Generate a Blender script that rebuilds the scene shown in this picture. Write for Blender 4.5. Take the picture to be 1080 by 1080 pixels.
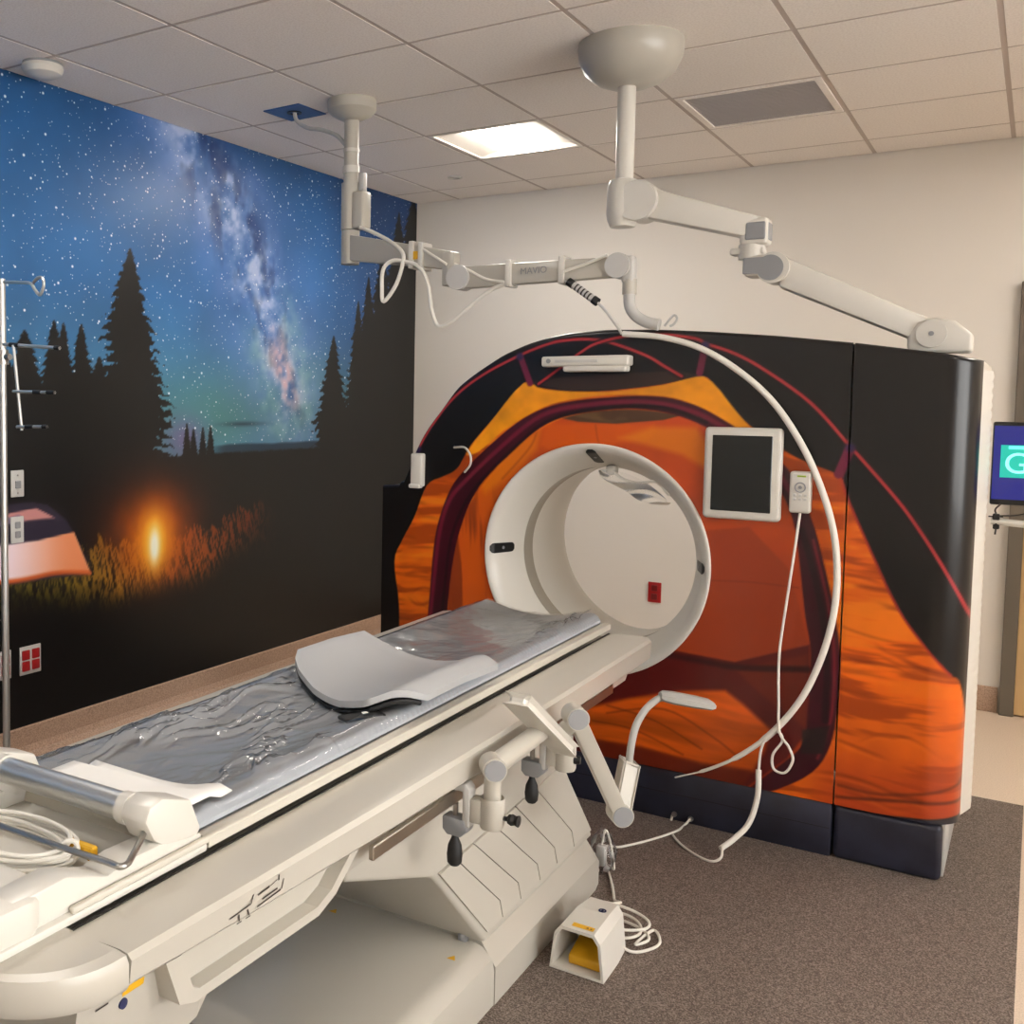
import bpy, bmesh, math, random
import numpy as np
from mathutils import Vector, Matrix

for o in list(bpy.data.objects):
    bpy.data.objects.remove(o)
scene = bpy.context.scene
COL = scene.collection

# ------------------------------------------------------------------ camera
HC = 2.866            # ceiling height
YB = 6.161            # far wall
XR, YF = 6.60, -2.60  # the other two walls (beside and behind the camera)
cam_d = bpy.data.cameras.new('camera')
cam = bpy.data.objects.new('camera', cam_d)
COL.objects.link(cam)
R_ = Vector((0.82604372, 0.56349934, 0.01096635))
U_ = Vector((-0.04734865, 0.04999426, 0.99762652))
F_ = Vector((-0.56161363, 0.82460237, -0.06797837))
m = Matrix((( R_.x, U_.x, -F_.x, 3.5452), (R_.y, U_.y, -F_.y, 0.0), (R_.z, U_.z, -F_.z, 1.55), (0, 0, 0, 1)))
cam.matrix_world = m
cam_d.sensor_width = 36.0
cam_d.sensor_fit = 'HORIZONTAL'
cam_d.lens = 36.0 * 1091.8 / 1080.0
cam_d.shift_x = (540 - 352.66) / 1080.0
cam_d.shift_y = -(540 - 495.03) / 1080.0
cam_d.clip_start = 0.02
scene.camera = cam

# ------------------------------------------------------------------ world + exposure
wd = bpy.data.worlds.new('world')
scene.world = wd
wd.use_nodes = True
wd.node_tree.nodes['Background'].inputs[0].default_value = (1.0, 0.985, 0.96, 1)
wd.node_tree.nodes['Background'].inputs[1].default_value = 11.0
vs = scene.view_settings
vs.view_transform = 'Standard'
vs.look = 'None'
vs.gamma = 1.0
vs.use_curve_mapping = False
vs.exposure = -0.10
LAMP = 40.0
LAMP_COLOR = (1.0, 0.945, 0.87)

# ------------------------------------------------------------------ helpers
def lin(c):
    c = np.asarray(c, float) / 255.0
    return np.where(c <= 0.04045, c / 12.92, ((c + 0.055) / 1.055) ** 2.4)

MATS = {}
def mat(name, rgb, rough=0.5, metal=0.0, spec=0.5, coat=0.0, bump=None, speckle=None, emit=None, alpha=None, stretch=None):
    """procedural principled material; rgb in 0-255 sRGB reflectance"""
    if name in MATS:
        return MATS[name]
    M = bpy.data.materials.new(name)
    M.use_nodes = True
    nt = M.node_tree
    b = nt.nodes['Principled BSDF']
    c = tuple(lin(rgb)) + (1,)
    b.inputs['Base Color'].default_value = c
    b.inputs['Roughness'].default_value = rough
    b.inputs['Metallic'].default_value = metal
    b.inputs['Specular IOR Level'].default_value = spec
    if coat:
        b.inputs['Coat Weight'].default_value = coat
        b.inputs['Coat Roughness'].default_value = 0.06
    tc = nt.nodes.new('ShaderNodeTexCoord')
    if speckle:                      # (scale, other rgb, low, high)
        n = nt.nodes.new('ShaderNodeTexNoise')
        n.inputs['Scale'].default_value = speckle[0]
        n.inputs['Detail'].default_value = 3
        if stretch:
            mp = nt.nodes.new('ShaderNodeMapping')
            mp.inputs['Scale'].default_value = stretch
            nt.links.new(tc.outputs['Object'], mp.inputs['Vector'])
            nt.links.new(mp.outputs[0], n.inputs['Vector'])
        else:
            nt.links.new(tc.outputs['Object'], n.inputs['Vector'])
        r = nt.nodes.new('ShaderNodeMapRange')
        r.inputs['From Min'].default_value = speckle[2]
        r.inputs['From Max'].default_value = speckle[3]
        nt.links.new(n.outputs['Fac'], r.inputs['Value'])
        mx = nt.nodes.new('ShaderNodeMix')
        mx.data_type = 'RGBA'
        mx.inputs['A'].default_value = c
        mx.inputs['B'].default_value = tuple(lin(speckle[1])) + (1,)
        nt.links.new(r.outputs['Result'], mx.inputs['Factor'])
        nt.links.new(mx.outputs['Result'], b.inputs['Base Color'])
    if bump:                         # (scale, strength, distance)
        n2 = nt.nodes.new('ShaderNodeTexNoise')
        n2.inputs['Scale'].default_value = bump[0]
        n2.inputs['Detail'].default_value = 4
        nt.links.new(tc.outputs['Object'], n2.inputs['Vector'])
        bp = nt.nodes.new('ShaderNodeBump')
        bp.inputs['Strength'].default_value = bump[1]
        bp.inputs['Distance'].default_value = bump[2]
        nt.links.new(n2.outputs['Fac'], bp.inputs['Height'])
        nt.links.new(bp.outputs['Normal'], b.inputs['Normal'])
    if emit:
        b.inputs['Emission Color'].default_value = tuple(emit[0]) + (1,)
        b.inputs['Emission Strength'].default_value = emit[1]
    if alpha is not None:
        b.inputs['Alpha'].default_value = alpha
    MATS[name] = M
    return M

def clear_film(name, tint=(1, 1, 1), rough=0.08, weight=0.10):
    if name in MATS:
        return MATS[name]
    M = bpy.data.materials.new(name)
    M.use_nodes = True
    nt = M.node_tree
    nt.nodes.remove(nt.nodes['Principled BSDF'])
    out = nt.nodes['Material Output']
    tr = nt.nodes.new('ShaderNodeBsdfTransparent')
    tr.inputs[0].default_value = tuple(tint) + (1,)
    gl = nt.nodes.new('ShaderNodeBsdfGlossy')
    gl.inputs['Roughness'].default_value = rough
    fr = nt.nodes.new('ShaderNodeFresnel')
    fr.inputs['IOR'].default_value = 1.45
    ad = nt.nodes.new('ShaderNodeMath')
    ad.operation = 'ADD'
    ad.inputs[1].default_value = weight
    nt.links.new(fr.outputs[0], ad.inputs[0])
    mx = nt.nodes.new('ShaderNodeMixShader')
    nt.links.new(ad.outputs[0], mx.inputs[0])
    nt.links.new(tr.outputs[0], mx.inputs[1])
    nt.links.new(gl.outputs[0], mx.inputs[2])
    nt.links.new(mx.outputs[0], out.inputs[0])
    MATS[name] = M
    return M

M_WALL = mat('painted_wall', (240, 234, 225), 0.75, spec=0.2, bump=(300, 0.15, 0.001))
M_CEIL = mat('ceiling_tile_board', (248, 241, 234), 0.9, spec=0.1, bump=(160, 0.5, 0.002), speckle=(120, (240, 232, 225), 0.45, 0.6))
M_TEE = mat('ceiling_bar_enamel', (196, 183, 174), 0.7, spec=0.2)
M_FLOOR = mat('beige_floor', (222, 203, 182), 0.55, speckle=(220, (206, 186, 166), 0.45, 0.6))
M_SHEET = mat('brown_speckled_floor', (84, 72, 64), 0.6, spec=0.3, speckle=(260, (158, 145, 136), 0.42, 0.72), bump=(300, 0.2, 0.001))
M_BASE = mat('brown_base', (196, 166, 144), 0.5, speckle=(160, (168, 140, 120), 0.45, 0.6))
M_WHITE = mat('white_plastic', (210, 206, 197), 0.32, spec=0.5)
M_CREAM = mat('cream_enamel', (184, 179, 168), 0.3, spec=0.5)
M_BOARD = mat('cream_board', (200, 194, 181), 0.35)
M_GREY = mat('grey_plastic', (140, 141, 143), 0.4)
M_LGREY = mat('light_grey_plastic', (192, 190, 186), 0.4)
M_RINGGREY = mat('scan_window_grey', (150, 143, 130), 0.4)
M_BLACK = mat('black_plastic', (16, 16, 17), 0.35)
M_RUBBER = mat('black_rubber', (20, 20, 21), 0.6)
M_DARK = mat('dark_gap', (30, 26, 23), 0.8)
M_STEEL = mat('steel', (170, 168, 164), 0.28, metal=1.0)
M_RAIL = mat('rail_steel', (176, 168, 156), 0.32, metal=1.0)
M_ALU = mat('aluminium_tube', (205, 205, 202), 0.33, metal=0.85)
M_MATT = mat('grey_mattress', (178, 182, 187), 0.45, bump=(60, 0.1, 0.002))
M_PAD = mat('grey_pad', (166, 167, 168), 0.5, bump=(400, 0.15, 0.001))
M_PAPER = mat('paper', (240, 238, 233), 0.7)
M_CABLE = mat('white_cable', (228, 224, 214), 0.4)
M_YELLOW = mat('yellow_plastic', (214, 160, 20), 0.45)
M_YLABEL = mat('yellow_label', (222, 170, 30), 0.5)
M_RED = mat('red_plastic', (168, 22, 26), 0.4)
M_BLUE = mat('blue_plate', (62, 98, 150), 0.5)
M_VENT = mat('vent_grey', (176, 170, 170), 0.5)
M_INK = mat('dark_ink', (52, 46, 42), 0.6)
M_BLUEINK = mat('blue_ink', (34, 40, 78), 0.6)
M_WOOD = mat('maple_wood', (222, 188, 136), 0.45, speckle=(9, (208, 173, 120), 0.35, 0.7), stretch=(4.0, 4.0, 0.22))
M_JAMB = mat('grey_jamb_paint', (112, 104, 92), 0.5)
M_SCREENBLK = mat('black_glass', (12, 16, 16), 0.08, spec=0.5)
M_NAVY = mat('navy_skirt', (42, 44, 60), 0.35, speckle=(5, (22, 22, 32), 0.4, 0.65))
M_FILM = clear_film('clear_plastic_film', (0.97, 0.97, 0.97), 0.15, 0.03)
M_BAG = clear_film('clear_plastic_bag', (0.96, 0.96, 0.96), 0.30, -0.01)

OFF = {}          # world offset of every parent
def TR(p, ang=math.radians(0.8), c=(2.155, 2.0)):
    """the patient table stands turned by a fraction of a degree"""
    x, y = p[0] - c[0], p[1] - c[1]
    return (c[0] + x * math.cos(ang) - y * math.sin(ang), c[1] + x * math.sin(ang) + y * math.cos(ang), p[2])

def tag(o, label=None, cat=None, group=None, kind=None):
    if label: o['label'] = label
    if cat: o['category'] = cat
    if group: o['group'] = group
    if kind: o['kind'] = kind
    return o

def thing(name, loc, label, cat, group=None):
    o = bpy.data.objects.new(name, None)
    o.empty_display_size = 0.05
    COL.objects.link(o)
    o.location = loc
    OFF[o.name] = Vector(loc)
    return tag(o, label, cat, group)

class MB:
    """collects shapes in world coordinates; build() links them as one mesh object"""
    def __init__(self, xf=None):
        self.v, self.f, self.s, self.xf = [], [], [], xf
    def add(self, vs, fs, smooth=False):
        n = len(self.v)
        self.v += [tuple(p) for p in vs]
        self.f += [tuple(n + i for i in f) for f in fs]
        self.s += [smooth] * len(fs)
        return self
    def bm(self, bm, smooth=False):
        bm.verts.index_update()
        self.add([tuple(v.co) for v in bm.verts], [[v.index for v in f.verts] for f in bm.faces], smooth)
        bm.free()
        return self
    def box(self, a, b, bev=0.0, seg=2, rot=None, piv=None):
        bm = bmesh.new()
        bmesh.ops.create_cube(bm, size=1.0)
        c = [(a[i] + b[i]) / 2 for i in range(3)]
        s = [abs(b[i] - a[i]) for i in range(3)]
        for v in bm.verts:
            v.co = Vector((v.co.x * s[0] + c[0], v.co.y * s[1] + c[1], v.co.z * s[2] + c[2]))
        if bev > 0:
            bmesh.ops.bevel(bm, geom=list(bm.edges), offset=bev, segments=seg, affect='EDGES', profile=0.5)
        if rot is not None:
            p = Vector(piv if piv else c)
            for v in bm.verts:
                v.co = p + rot @ (v.co - p)
        return self.bm(bm, bev > 0)
    def cyl(self, p, q, r, r2=None, seg=20, caps=True, smooth=True):
        p, q = Vector(p), Vector(q)
        r2 = r if r2 is None else r2
        d = (q - p).normalized()
        a = d.orthogonal().normalized()
        b = d.cross(a)
        vs, fs = [], []
        for i in range(seg):
            t = 2 * math.pi * i / seg
            e = a * math.cos(t) + b * math.sin(t)
            vs += [p + e * r, q + e * r2]
        for i in range(seg):
            j = (i + 1) % seg
            fs.append((2 * i, 2 * j, 2 * j + 1, 2 * i + 1))
        self.add(vs, fs, smooth)
        if caps:
            self.add([vs[2 * i] for i in range(seg)], [tuple(reversed(range(seg)))])
            self.add([vs[2 * i + 1] for i in range(seg)], [tuple(range(seg))])
        return self
    def tube(self, pts, r, seg=8, sub=6, closed=False, flat=None):
        P = [Vector(p) for p in pts]
        if sub > 1 and len(P) > 2:
            Q = []
            n = len(P)
            for i in range(n if closed else n - 1):
                if closed:
                    p0, p1, p2, p3 = P[(i - 1) % n], P[i], P[(i + 1) % n], P[(i + 2) % n]
                else:
                    p1, p2 = P[i], P[i + 1]
                    p0 = P[i - 1] if i > 0 else p1 * 2 - p2
                    p3 = P[i + 2] if i + 2 < n else p2 * 2 - p1
                for k in range(sub):
                    t = k / sub
                    Q.append(0.5 * ((2 * p1) + (p2 - p0) * t + (2 * p0 - 5 * p1 + 4 * p2 - p3) * t * t + (3 * p1 - p0 - 3 * p2 + p3) * t ** 3))
            if not closed:
                Q.append(P[-1])
            P = Q
        n = len(P)
        vs, fs = [], []
        nrm = None
        for i in range(n):
            if closed:
                d = P[(i + 1) % n] - P[i - 1]
            else:
                d = P[min(i + 1, n - 1)] - P[max(i - 1, 0)]
            if d.length < 1e-9:
                d = Vector((0, 0, 1))
            d.normalize()
            if nrm is None:
                nrm = d.orthogonal().normalized()
            else:
                nrm = nrm - d * nrm.dot(d)
                nrm = nrm.normalized() if nrm.length > 1e-6 else d.orthogonal().normalized()
            b = d.cross(nrm)
            rr = r[min(i * len(r) // n, len(r) - 1)] if isinstance(r, (list, tuple)) else r
            for k in range(seg):
                t = 2 * math.pi * k / seg
                vs.append(P[i] + nrm * math.cos(t) * rr + b * math.sin(t) * rr)
        for i in range(n if closed else n - 1):
            j = (i + 1) % n
            for k in range(seg):
                l = (k + 1) % seg
                fs.append((i * seg + k, i * seg + l, j * seg + l, j * seg + k))
        if not closed:
            fs.append(tuple(reversed(range(seg))))
            fs.append(tuple((n - 1) * seg + k for k in range(seg)))
        return self.add(vs, fs, True)
    def lathe(self, prof, origin, axis='z', seg=32, smooth=True, flip=False):
        """prof: list of (radius, height along axis)"""
        vs, fs = [], []
        o = Vector(origin)
        for (r, h) in prof:
            for k in range(seg):
                t = 2 * math.pi * k / seg
                c, s = r * math.cos(t), r * math.sin(t)
                if axis == 'z': p = (c, s, h)
                elif axis == 'y': p = (c, h, s)
                else: p = (h, c, s)
                vs.append(o + Vector(p))
        for i in range(len(prof) - 1):
            for k in range(seg):
                l = (k + 1) % seg
                f = (i * seg + k, i * seg + l, (i + 1) * seg + l, (i + 1) * seg + k)
                fs.append(tuple(reversed(f)) if flip else f)
        return self.add(vs, fs, smooth)
    def prism(self, poly, lo, hi, axis='z', bev=0.0, seg=2):
        """polygon (2D) extruded along an axis; 2D coords are the other two axes in order"""
        def P(a, b, h):
            return {'z': (a, b, h), 'y': (a, h, b), 'x': (h, a, b)}[axis]
        bm = bmesh.new()
        v0 = [bm.verts.new(P(a, b, lo)) for a, b in poly]
        v1 = [bm.verts.new(P(a, b, hi)) for a, b in poly]
        n = len(poly)
        bm.faces.new(v0)
        bm.faces.new(list(reversed(v1)))
        for i in range(n):
            j = (i + 1) % n
            bm.faces.new((v0[j], v0[i], v1[i], v1[j]))
        bmesh.ops.recalc_face_normals(bm, faces=list(bm.faces))
        if bev > 0:
            es = [e for e in bm.edges if len(e.link_faces) == 2 and e.calc_face_angle(0) > 0.5]
            bmesh.ops.bevel(bm, geom=es, offset=bev, segments=seg, affect='EDGES', profile=0.5)
        return self.bm(bm, bev > 0)
    def build(self, name, material, parent=None, label=None, cat=None, group=None, kind=None, sharp=35):
        vs = [self.xf(p) for p in self.v] if self.xf else self.v
        if parent is None:
            A = np.array(vs)
            off = Vector(((A[:, 0].min() + A[:, 0].max()) / 2, (A[:, 1].min() + A[:, 1].max()) / 2, A[:, 2].min()))
        else:
            off = OFF[parent.name]
        me = bpy.data.meshes.new(name)
        me.from_pydata([(p[0] - off.x, p[1] - off.y, p[2] - off.z) for p in vs], [], self.f)
        me.polygons.foreach_set('use_smooth', self.s)
        if any(self.s):
            me.set_sharp_from_angle(angle=math.radians(sharp))
        me.materials.append(material)
        me.update()
        o = bpy.data.objects.new(name, me)
        COL.objects.link(o)
        if parent is None:
            o.location = off
        else:
            o.parent = parent
        OFF[o.name] = off
        return tag(o, label, cat, group, kind)

def grid_mesh(name, V, nu, nv, material, parent, keep=None, colors=None, flip=False, smooth=True, xf=None):
    """V: (nu*nv,3) array, row-major u then v"""
    idx = np.arange(nu * nv).reshape(nu, nv)
    a, b, c, d = idx[:-1, :-1].ravel(), idx[1:, :-1].ravel(), idx[1:, 1:].ravel(), idx[:-1, 1:].ravel()
    Q = np.stack([a, d, c, b] if flip else [a, b, c, d], 1)
    if keep is not None:
        cen = V[Q].mean(1)
        Q = Q[keep(cen)]
    off = np.array(OFF[parent.name]) if parent is not None else V.mean(0) * [1, 1, 0] + [0, 0, V[:, 2].min()]
    if xf:
        V = np.array([xf(p) for p in V])
    me = bpy.data.meshes.new(name)
    me.vertices.add(len(V))
    me.vertices.foreach_set('co', (V - off).astype(np.float32).ravel())
    me.loops.add(len(Q) * 4)
    me.loops.foreach_set('vertex_index', Q.astype(np.int32).ravel())
    me.polygons.add(len(Q))
    me.polygons.foreach_set('loop_start', np.arange(0, len(Q) * 4, 4, dtype=np.int32))
    me.update(calc_edges=True)
    me.validate()
    me.polygons.foreach_set('use_smooth', np.full(len(me.polygons), smooth, dtype=bool))
    if colors is not None:
        at = me.color_attributes.new('print', 'FLOAT_COLOR', 'POINT')
        at.data.foreach_set('color', colors.astype(np.float32).ravel())
    me.materials.append(material)
    o = bpy.data.objects.new(name, me)
    COL.objects.link(o)
    if parent is None:
        o.location = off
    else:
        o.parent = parent
    OFF[o.name] = Vector(off)
    return o

def text_mesh(name, s, size, mtx, material, parent, depth=0.0006):
    cu = bpy.data.curves.new(name, 'FONT')
    cu.body = s
    cu.size = size
    cu.align_x = 'CENTER'
    cu.align_y = 'CENTER'
    cu.extrude = depth
    t = bpy.data.objects.new(name, cu)
    COL.objects.link(t)
    dg = bpy.context.evaluated_depsgraph_get()
    me = bpy.data.meshes.new_from_object(t.evaluated_get(dg))
    bpy.data.objects.remove(t)
    me.transform(Matrix.Translation(-OFF[parent.name]) @ mtx)
    me.materials.clear()
    me.materials.append(material)
    o = bpy.data.objects.new(name, me)
    COL.objects.link(o)
    o.parent = parent
    OFF[o.name] = OFF[parent.name]
    return o

def frame_mtx(origin, right, up):
    r, u = Vector(right).normalized(), Vector(up).normalized()
    n = r.cross(u)
    return Matrix(((r.x, u.x, n.x, origin[0]), (r.y, u.y, n.y, origin[1]), (r.z, u.z, n.z, origin[2]), (0, 0, 0, 1)))

# ------------------------------------------------------------------ numpy painting tools for the two printed pictures
RNG = np.random.RandomState(7)
TAB = RNG.rand(256, 256)
def vnoise(x, y):
    xi, yi = np.floor(x).astype(int), np.floor(y).astype(int)
    fx, fy = x - xi, y - yi
    fx, fy = fx * fx * (3 - 2 * fx), fy * fy * (3 - 2 * fy)
    a, b = TAB[xi % 256, yi % 256], TAB[(xi + 1) % 256, yi % 256]
    c, d = TAB[xi % 256, (yi + 1) % 256], TAB[(xi + 1) % 256, (yi + 1) % 256]
    return (a * (1 - fx) + b * fx) * (1 - fy) + (c * (1 - fx) + d * fx) * fy
def fbm(x, y, o=4):
    s, a, t = 0, 0.5, 0
    for i in range(o):
        s = s + a * vnoise(x * 2 ** i + 17.3 * i, y * 2 ** i + 5.1 * i)
        t += a
        a *= 0.5
    return s / t
def sstep(a, b, x):
    t = np.clip((x - a) / (b - a), 0, 1)
    return t * t * (3 - 2 * t)
def poly_mask(X, Z, poly, w=0.004, smooth=False):
    """soft inside mask"""
    P = np.array(poly)
    if smooth:
        n_ = len(P)
        P = np.array([0.5 * (2 * P[i] + (P[(i + 1) % n_] - P[i - 1]) * t + (2 * P[i - 1] - 5 * P[i] + 4 * P[(i + 1) % n_] - P[(i + 2) % n_]) * t * t + (3 * P[i] - P[i - 1] - 3 * P[(i + 1) % n_] + P[(i + 2) % n_]) * t ** 3) for i in range(n_) for t in (0, 0.25, 0.5, 0.75)])
    d2 = np.full(X.shape, 1e9)
    ins = np.zeros(X.shape, bool)
    lo, hi = P.min(0) - 4 * w, P.max(0) + 4 * w
    sel = (X > lo[0]) & (X < hi[0]) & (Z > lo[1]) & (Z < hi[1])
    x, z = X[sel], Z[sel]
    dd = np.full(x.shape, 1e9)
    inn = np.zeros(x.shape, bool)
    for i in range(len(P)):
        a, b = P[i], P[(i + 1) % len(P)]
        e = b - a
        t = np.clip(((x - a[0]) * e[0] + (z - a[1]) * e[1]) / (e @ e + 1e-12), 0, 1)
        dd = np.minimum(dd, (x - a[0] - t * e[0]) ** 2 + (z - a[1] - t * e[1]) ** 2)
        c = (a[1] > z) != (b[1] > z)
        with np.errstate(divide='ignore', invalid='ignore'):
            xi = a[0] + (z - a[1]) * e[0] / (e[1] if abs(e[1]) > 1e-12 else 1e-12)
        inn ^= c & (x < xi)
    sd = np.where(inn, -1, 1) * np.sqrt(dd)
    m_ = np.zeros(X.shape)
    m_[sel] = 1 - sstep(-w, w, sd)
    return m_
def line_mask(X, Z, pts, r, w=0.003):
    P = np.array(pts)
    if len(P) > 2:                                   # smooth
        Q = []
        for i in range(len(P) - 1):
            p0, p1, p2, p3 = P[max(i - 1, 0)], P[i], P[i + 1], P[min(i + 2, len(P) - 1)]
            for k in range(5):
                t = k / 5
                Q.append(0.5 * (2 * p1 + (p2 - p0) * t + (2 * p0 - 5 * p1 + 4 * p2 - p3) * t * t + (3 * p1 - p0 - 3 * p2 + p3) * t ** 3))
        Q.append(P[-1])
        P = np.array(Q)
    lo, hi = P.min(0) - r - w, P.max(0) + r + w
    sel = (X > lo[0]) & (X < hi[0]) & (Z > lo[1]) & (Z < hi[1])
    x, z = X[sel], Z[sel]
    dd = np.full(x.shape, 1e9)
    for i in range(len(P) - 1):
        a, b = P[i], P[i + 1]
        e = b - a
        t = np.clip(((x - a[0]) * e[0] + (z - a[1]) * e[1]) / (e @ e + 1e-12), 0, 1)
        dd = np.minimum(dd, (x - a[0] - t * e[0]) ** 2 + (z - a[1] - t * e[1]) ** 2)
    m_ = np.zeros(X.shape)
    m_[sel] = 1 - sstep(r - w, r + w, np.sqrt(dd))
    return m_
def blob(X, Z, c, rx, rz, p=2.0):
    return np.exp(-(((X - c[0]) / rx) ** 2 + ((Z - c[1]) / rz) ** 2) ** (p / 2))
def mixc(C, rgb, m_):
    rgb = np.asarray(rgb, float)
    C += (rgb - C) * m_[:, None]
    return C

# ================================================================== THE SETTING
st = MB().box((-0.15, YF - 0.15, -0.1), (XR + 0.15, YB + 0.15, 0.0)).build('floor', M_FLOOR, kind='structure')
MB().box((0.02, YF, 0.0), (3.56, 4.762, 0.002)).build('floor_sheet', M_SHEET, st)
MB().box((-0.15, YB, 0), (XR + 0.15, YB + 0.15, HC + 0.1)).build('wall_back', M_WALL, kind='structure')
WY0, WY1, WZ0, WZ1 = -2.0, 3.6, 0.85, 2.55      # opening for an unseen window, added to let fill light into the room
wr_ = MB()
wr_.box((XR, YF, 0), (XR + 0.15, YB, WZ0)).box((XR, YF, WZ1), (XR + 0.15, YB, HC + 0.1)).box((XR, YF, WZ0), (XR + 0.15, WY0, WZ1)).box((XR, WY1, WZ0), (XR + 0.15, YB, WZ1))
wr_.build('wall_right', M_WALL, kind='structure')
wfr = MB()
for k in range(5):
    y = WY0 + (WY1 - WY0) * k / 4
    wfr.box((XR + 0.05, y - 0.03, WZ0), (XR + 0.11, y + 0.03, WZ1))
wfr.box((XR + 0.05, WY0, WZ0), (XR + 0.11, WY1, WZ0 + 0.05)).box((XR + 0.05, WY0, WZ1 - 0.05), (XR + 0.11, WY1, WZ1))
win = wfr.build('added_window_1', M_WHITE, kind='structure')
for k in range(4):
    y = WY0 + (WY1 - WY0) * k / 4
    MB().add([(XR + 0.08, y + 0.03, WZ0 + 0.05), (XR + 0.08, y + (WY1 - WY0) / 4 - 0.03, WZ0 + 0.05), (XR + 0.08, y + (WY1 - WY0) / 4 - 0.03, WZ1 - 0.05), (XR + 0.08, y + 0.03, WZ1 - 0.05)], [(0, 1, 2, 3)]).build('pane', M_FILM, win)
MB().box((-0.15, YF - 0.15, 0), (XR + 0.15, YF, HC + 0.1)).build('wall_front', M_WALL, kind='structure')
wall_left = MB().box((-0.15, YF, 0), (-0.004, YB, HC + 0.1)).build('wall_left', M_WALL, kind='structure')

# coved base below the mural and the plain base on the far wall
cov = [(0.0, 0.0), (0.075, 0.0), (0.075, 0.003), (0.045, 0.008), (0.022, 0.024), (0.012, 0.05), (0.010, 0.128), (0.0, 0.132)]
MB().prism(cov, YF, YB, 'y').build('baseboard_left', M_BASE, kind='structure')
MB().box((0.012, YB - 0.012, 0), (3.43, YB, 0.13), 0.003).build('baseboard_back', M_BASE, kind='structure')

# ---- ceiling: slab, grid bars, one object per tile
ceil = MB().box((-0.15, YF - 0.15, HC + 0.03), (XR + 0.15, YB + 0.15, HC + 0.13)).build('ceiling', M_TEE, kind='structure')
xl = [0.0] + [0.3195 + 0.61 * k for k in range(11)]
xl = [x for x in xl if x < XR - 0.05] + [XR]
yl = [2.783 - 0.61 * k for k in range(8, 0, -1)]
yl = [YF] + [y for y in yl if y > YF + 0.05] + [2.783 + 0.61 * k for k in range(6)] + [YB]
for x in xl[1:-1]:
    MB().box((x - 0.012, YF, HC + 0.0015), (x + 0.012, YB, HC + 0.03)).build('ceiling_grid_bar', M_TEE, ceil)
for y in yl[1:-1]:
    MB().box((0, y - 0.012, HC + 0.002), (XR, y + 0.012, HC + 0.03)).build('ceiling_grid_bar', M_TEE, ceil)
def cell(x, y):
    i = max(k for k in range(len(xl)) if xl[k] <= x)
    j = max(k for k in range(len(yl)) if yl[k] <= y)
    return i, j
LIGHT_SPOTS = [(1.2, 4.9, 'lit square ceiling light between the two ceiling booms'), (4.2, 4.9, 'added unseen square ceiling light above the wooden door side of the scanner'),  # first one is in view; the other six are unseen, added to light the room
               (5.6, 4.9, 'added unseen square ceiling light in the far corner beyond the wooden door'), (1.2, 1.85, 'added unseen square ceiling light between the mural and the patient table'),
               (4.9, 1.85, 'added unseen square ceiling light by the wall of the added window'), (1.2, -1.2, 'added unseen square ceiling light in the corner of mural and plain wall'),
               (3.67, -1.2, 'added unseen square ceiling light by the plain wall opposite the scanner')]
LIGHT_CELLS = [cell(x, y) for x, y, _ in LIGHT_SPOTS]
VENT_CELL = cell(2.4, 4.9)
tile_me = {}
for i in range(len(xl) - 1):
    for j in range(len(yl) - 1):
        if (i, j) in LIGHT_CELLS or (i, j) == VENT_CELL:
            continue
        w, d = xl[i + 1] - xl[i], yl[j + 1] - yl[j]
        key = (round(w, 3), round(d, 3))
        cx, cy = (xl[i] + xl[i + 1]) / 2, (yl[j] + yl[j + 1]) / 2
        if key not in tile_me:
            hw, hd = max(w / 2 - 0.010, 0.01), max(d / 2 - 0.010, 0.01)
            b = MB().box((cx - hw, cy - hd, HC), (cx + hw, cy + hd, HC + 0.028))
            t = MB()
            t.v = [(p[0] - cx, p[1] - cy, p[2] - HC) for p in b.v]
            t.f, t.s = b.f, [False] * len(b.f)
            me = bpy.data.meshes.new('ceiling_tile')
            me.from_pydata(t.v, [], t.f)
            me.materials.append(M_CEIL)
            tile_me[key] = me
        o = bpy.data.objects.new('ceiling_tile', tile_me[key])
        COL.objects.link(o)
        o.parent = ceil
        o.location = Vector((cx, cy, HC)) - OFF[ceil.name]

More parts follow.
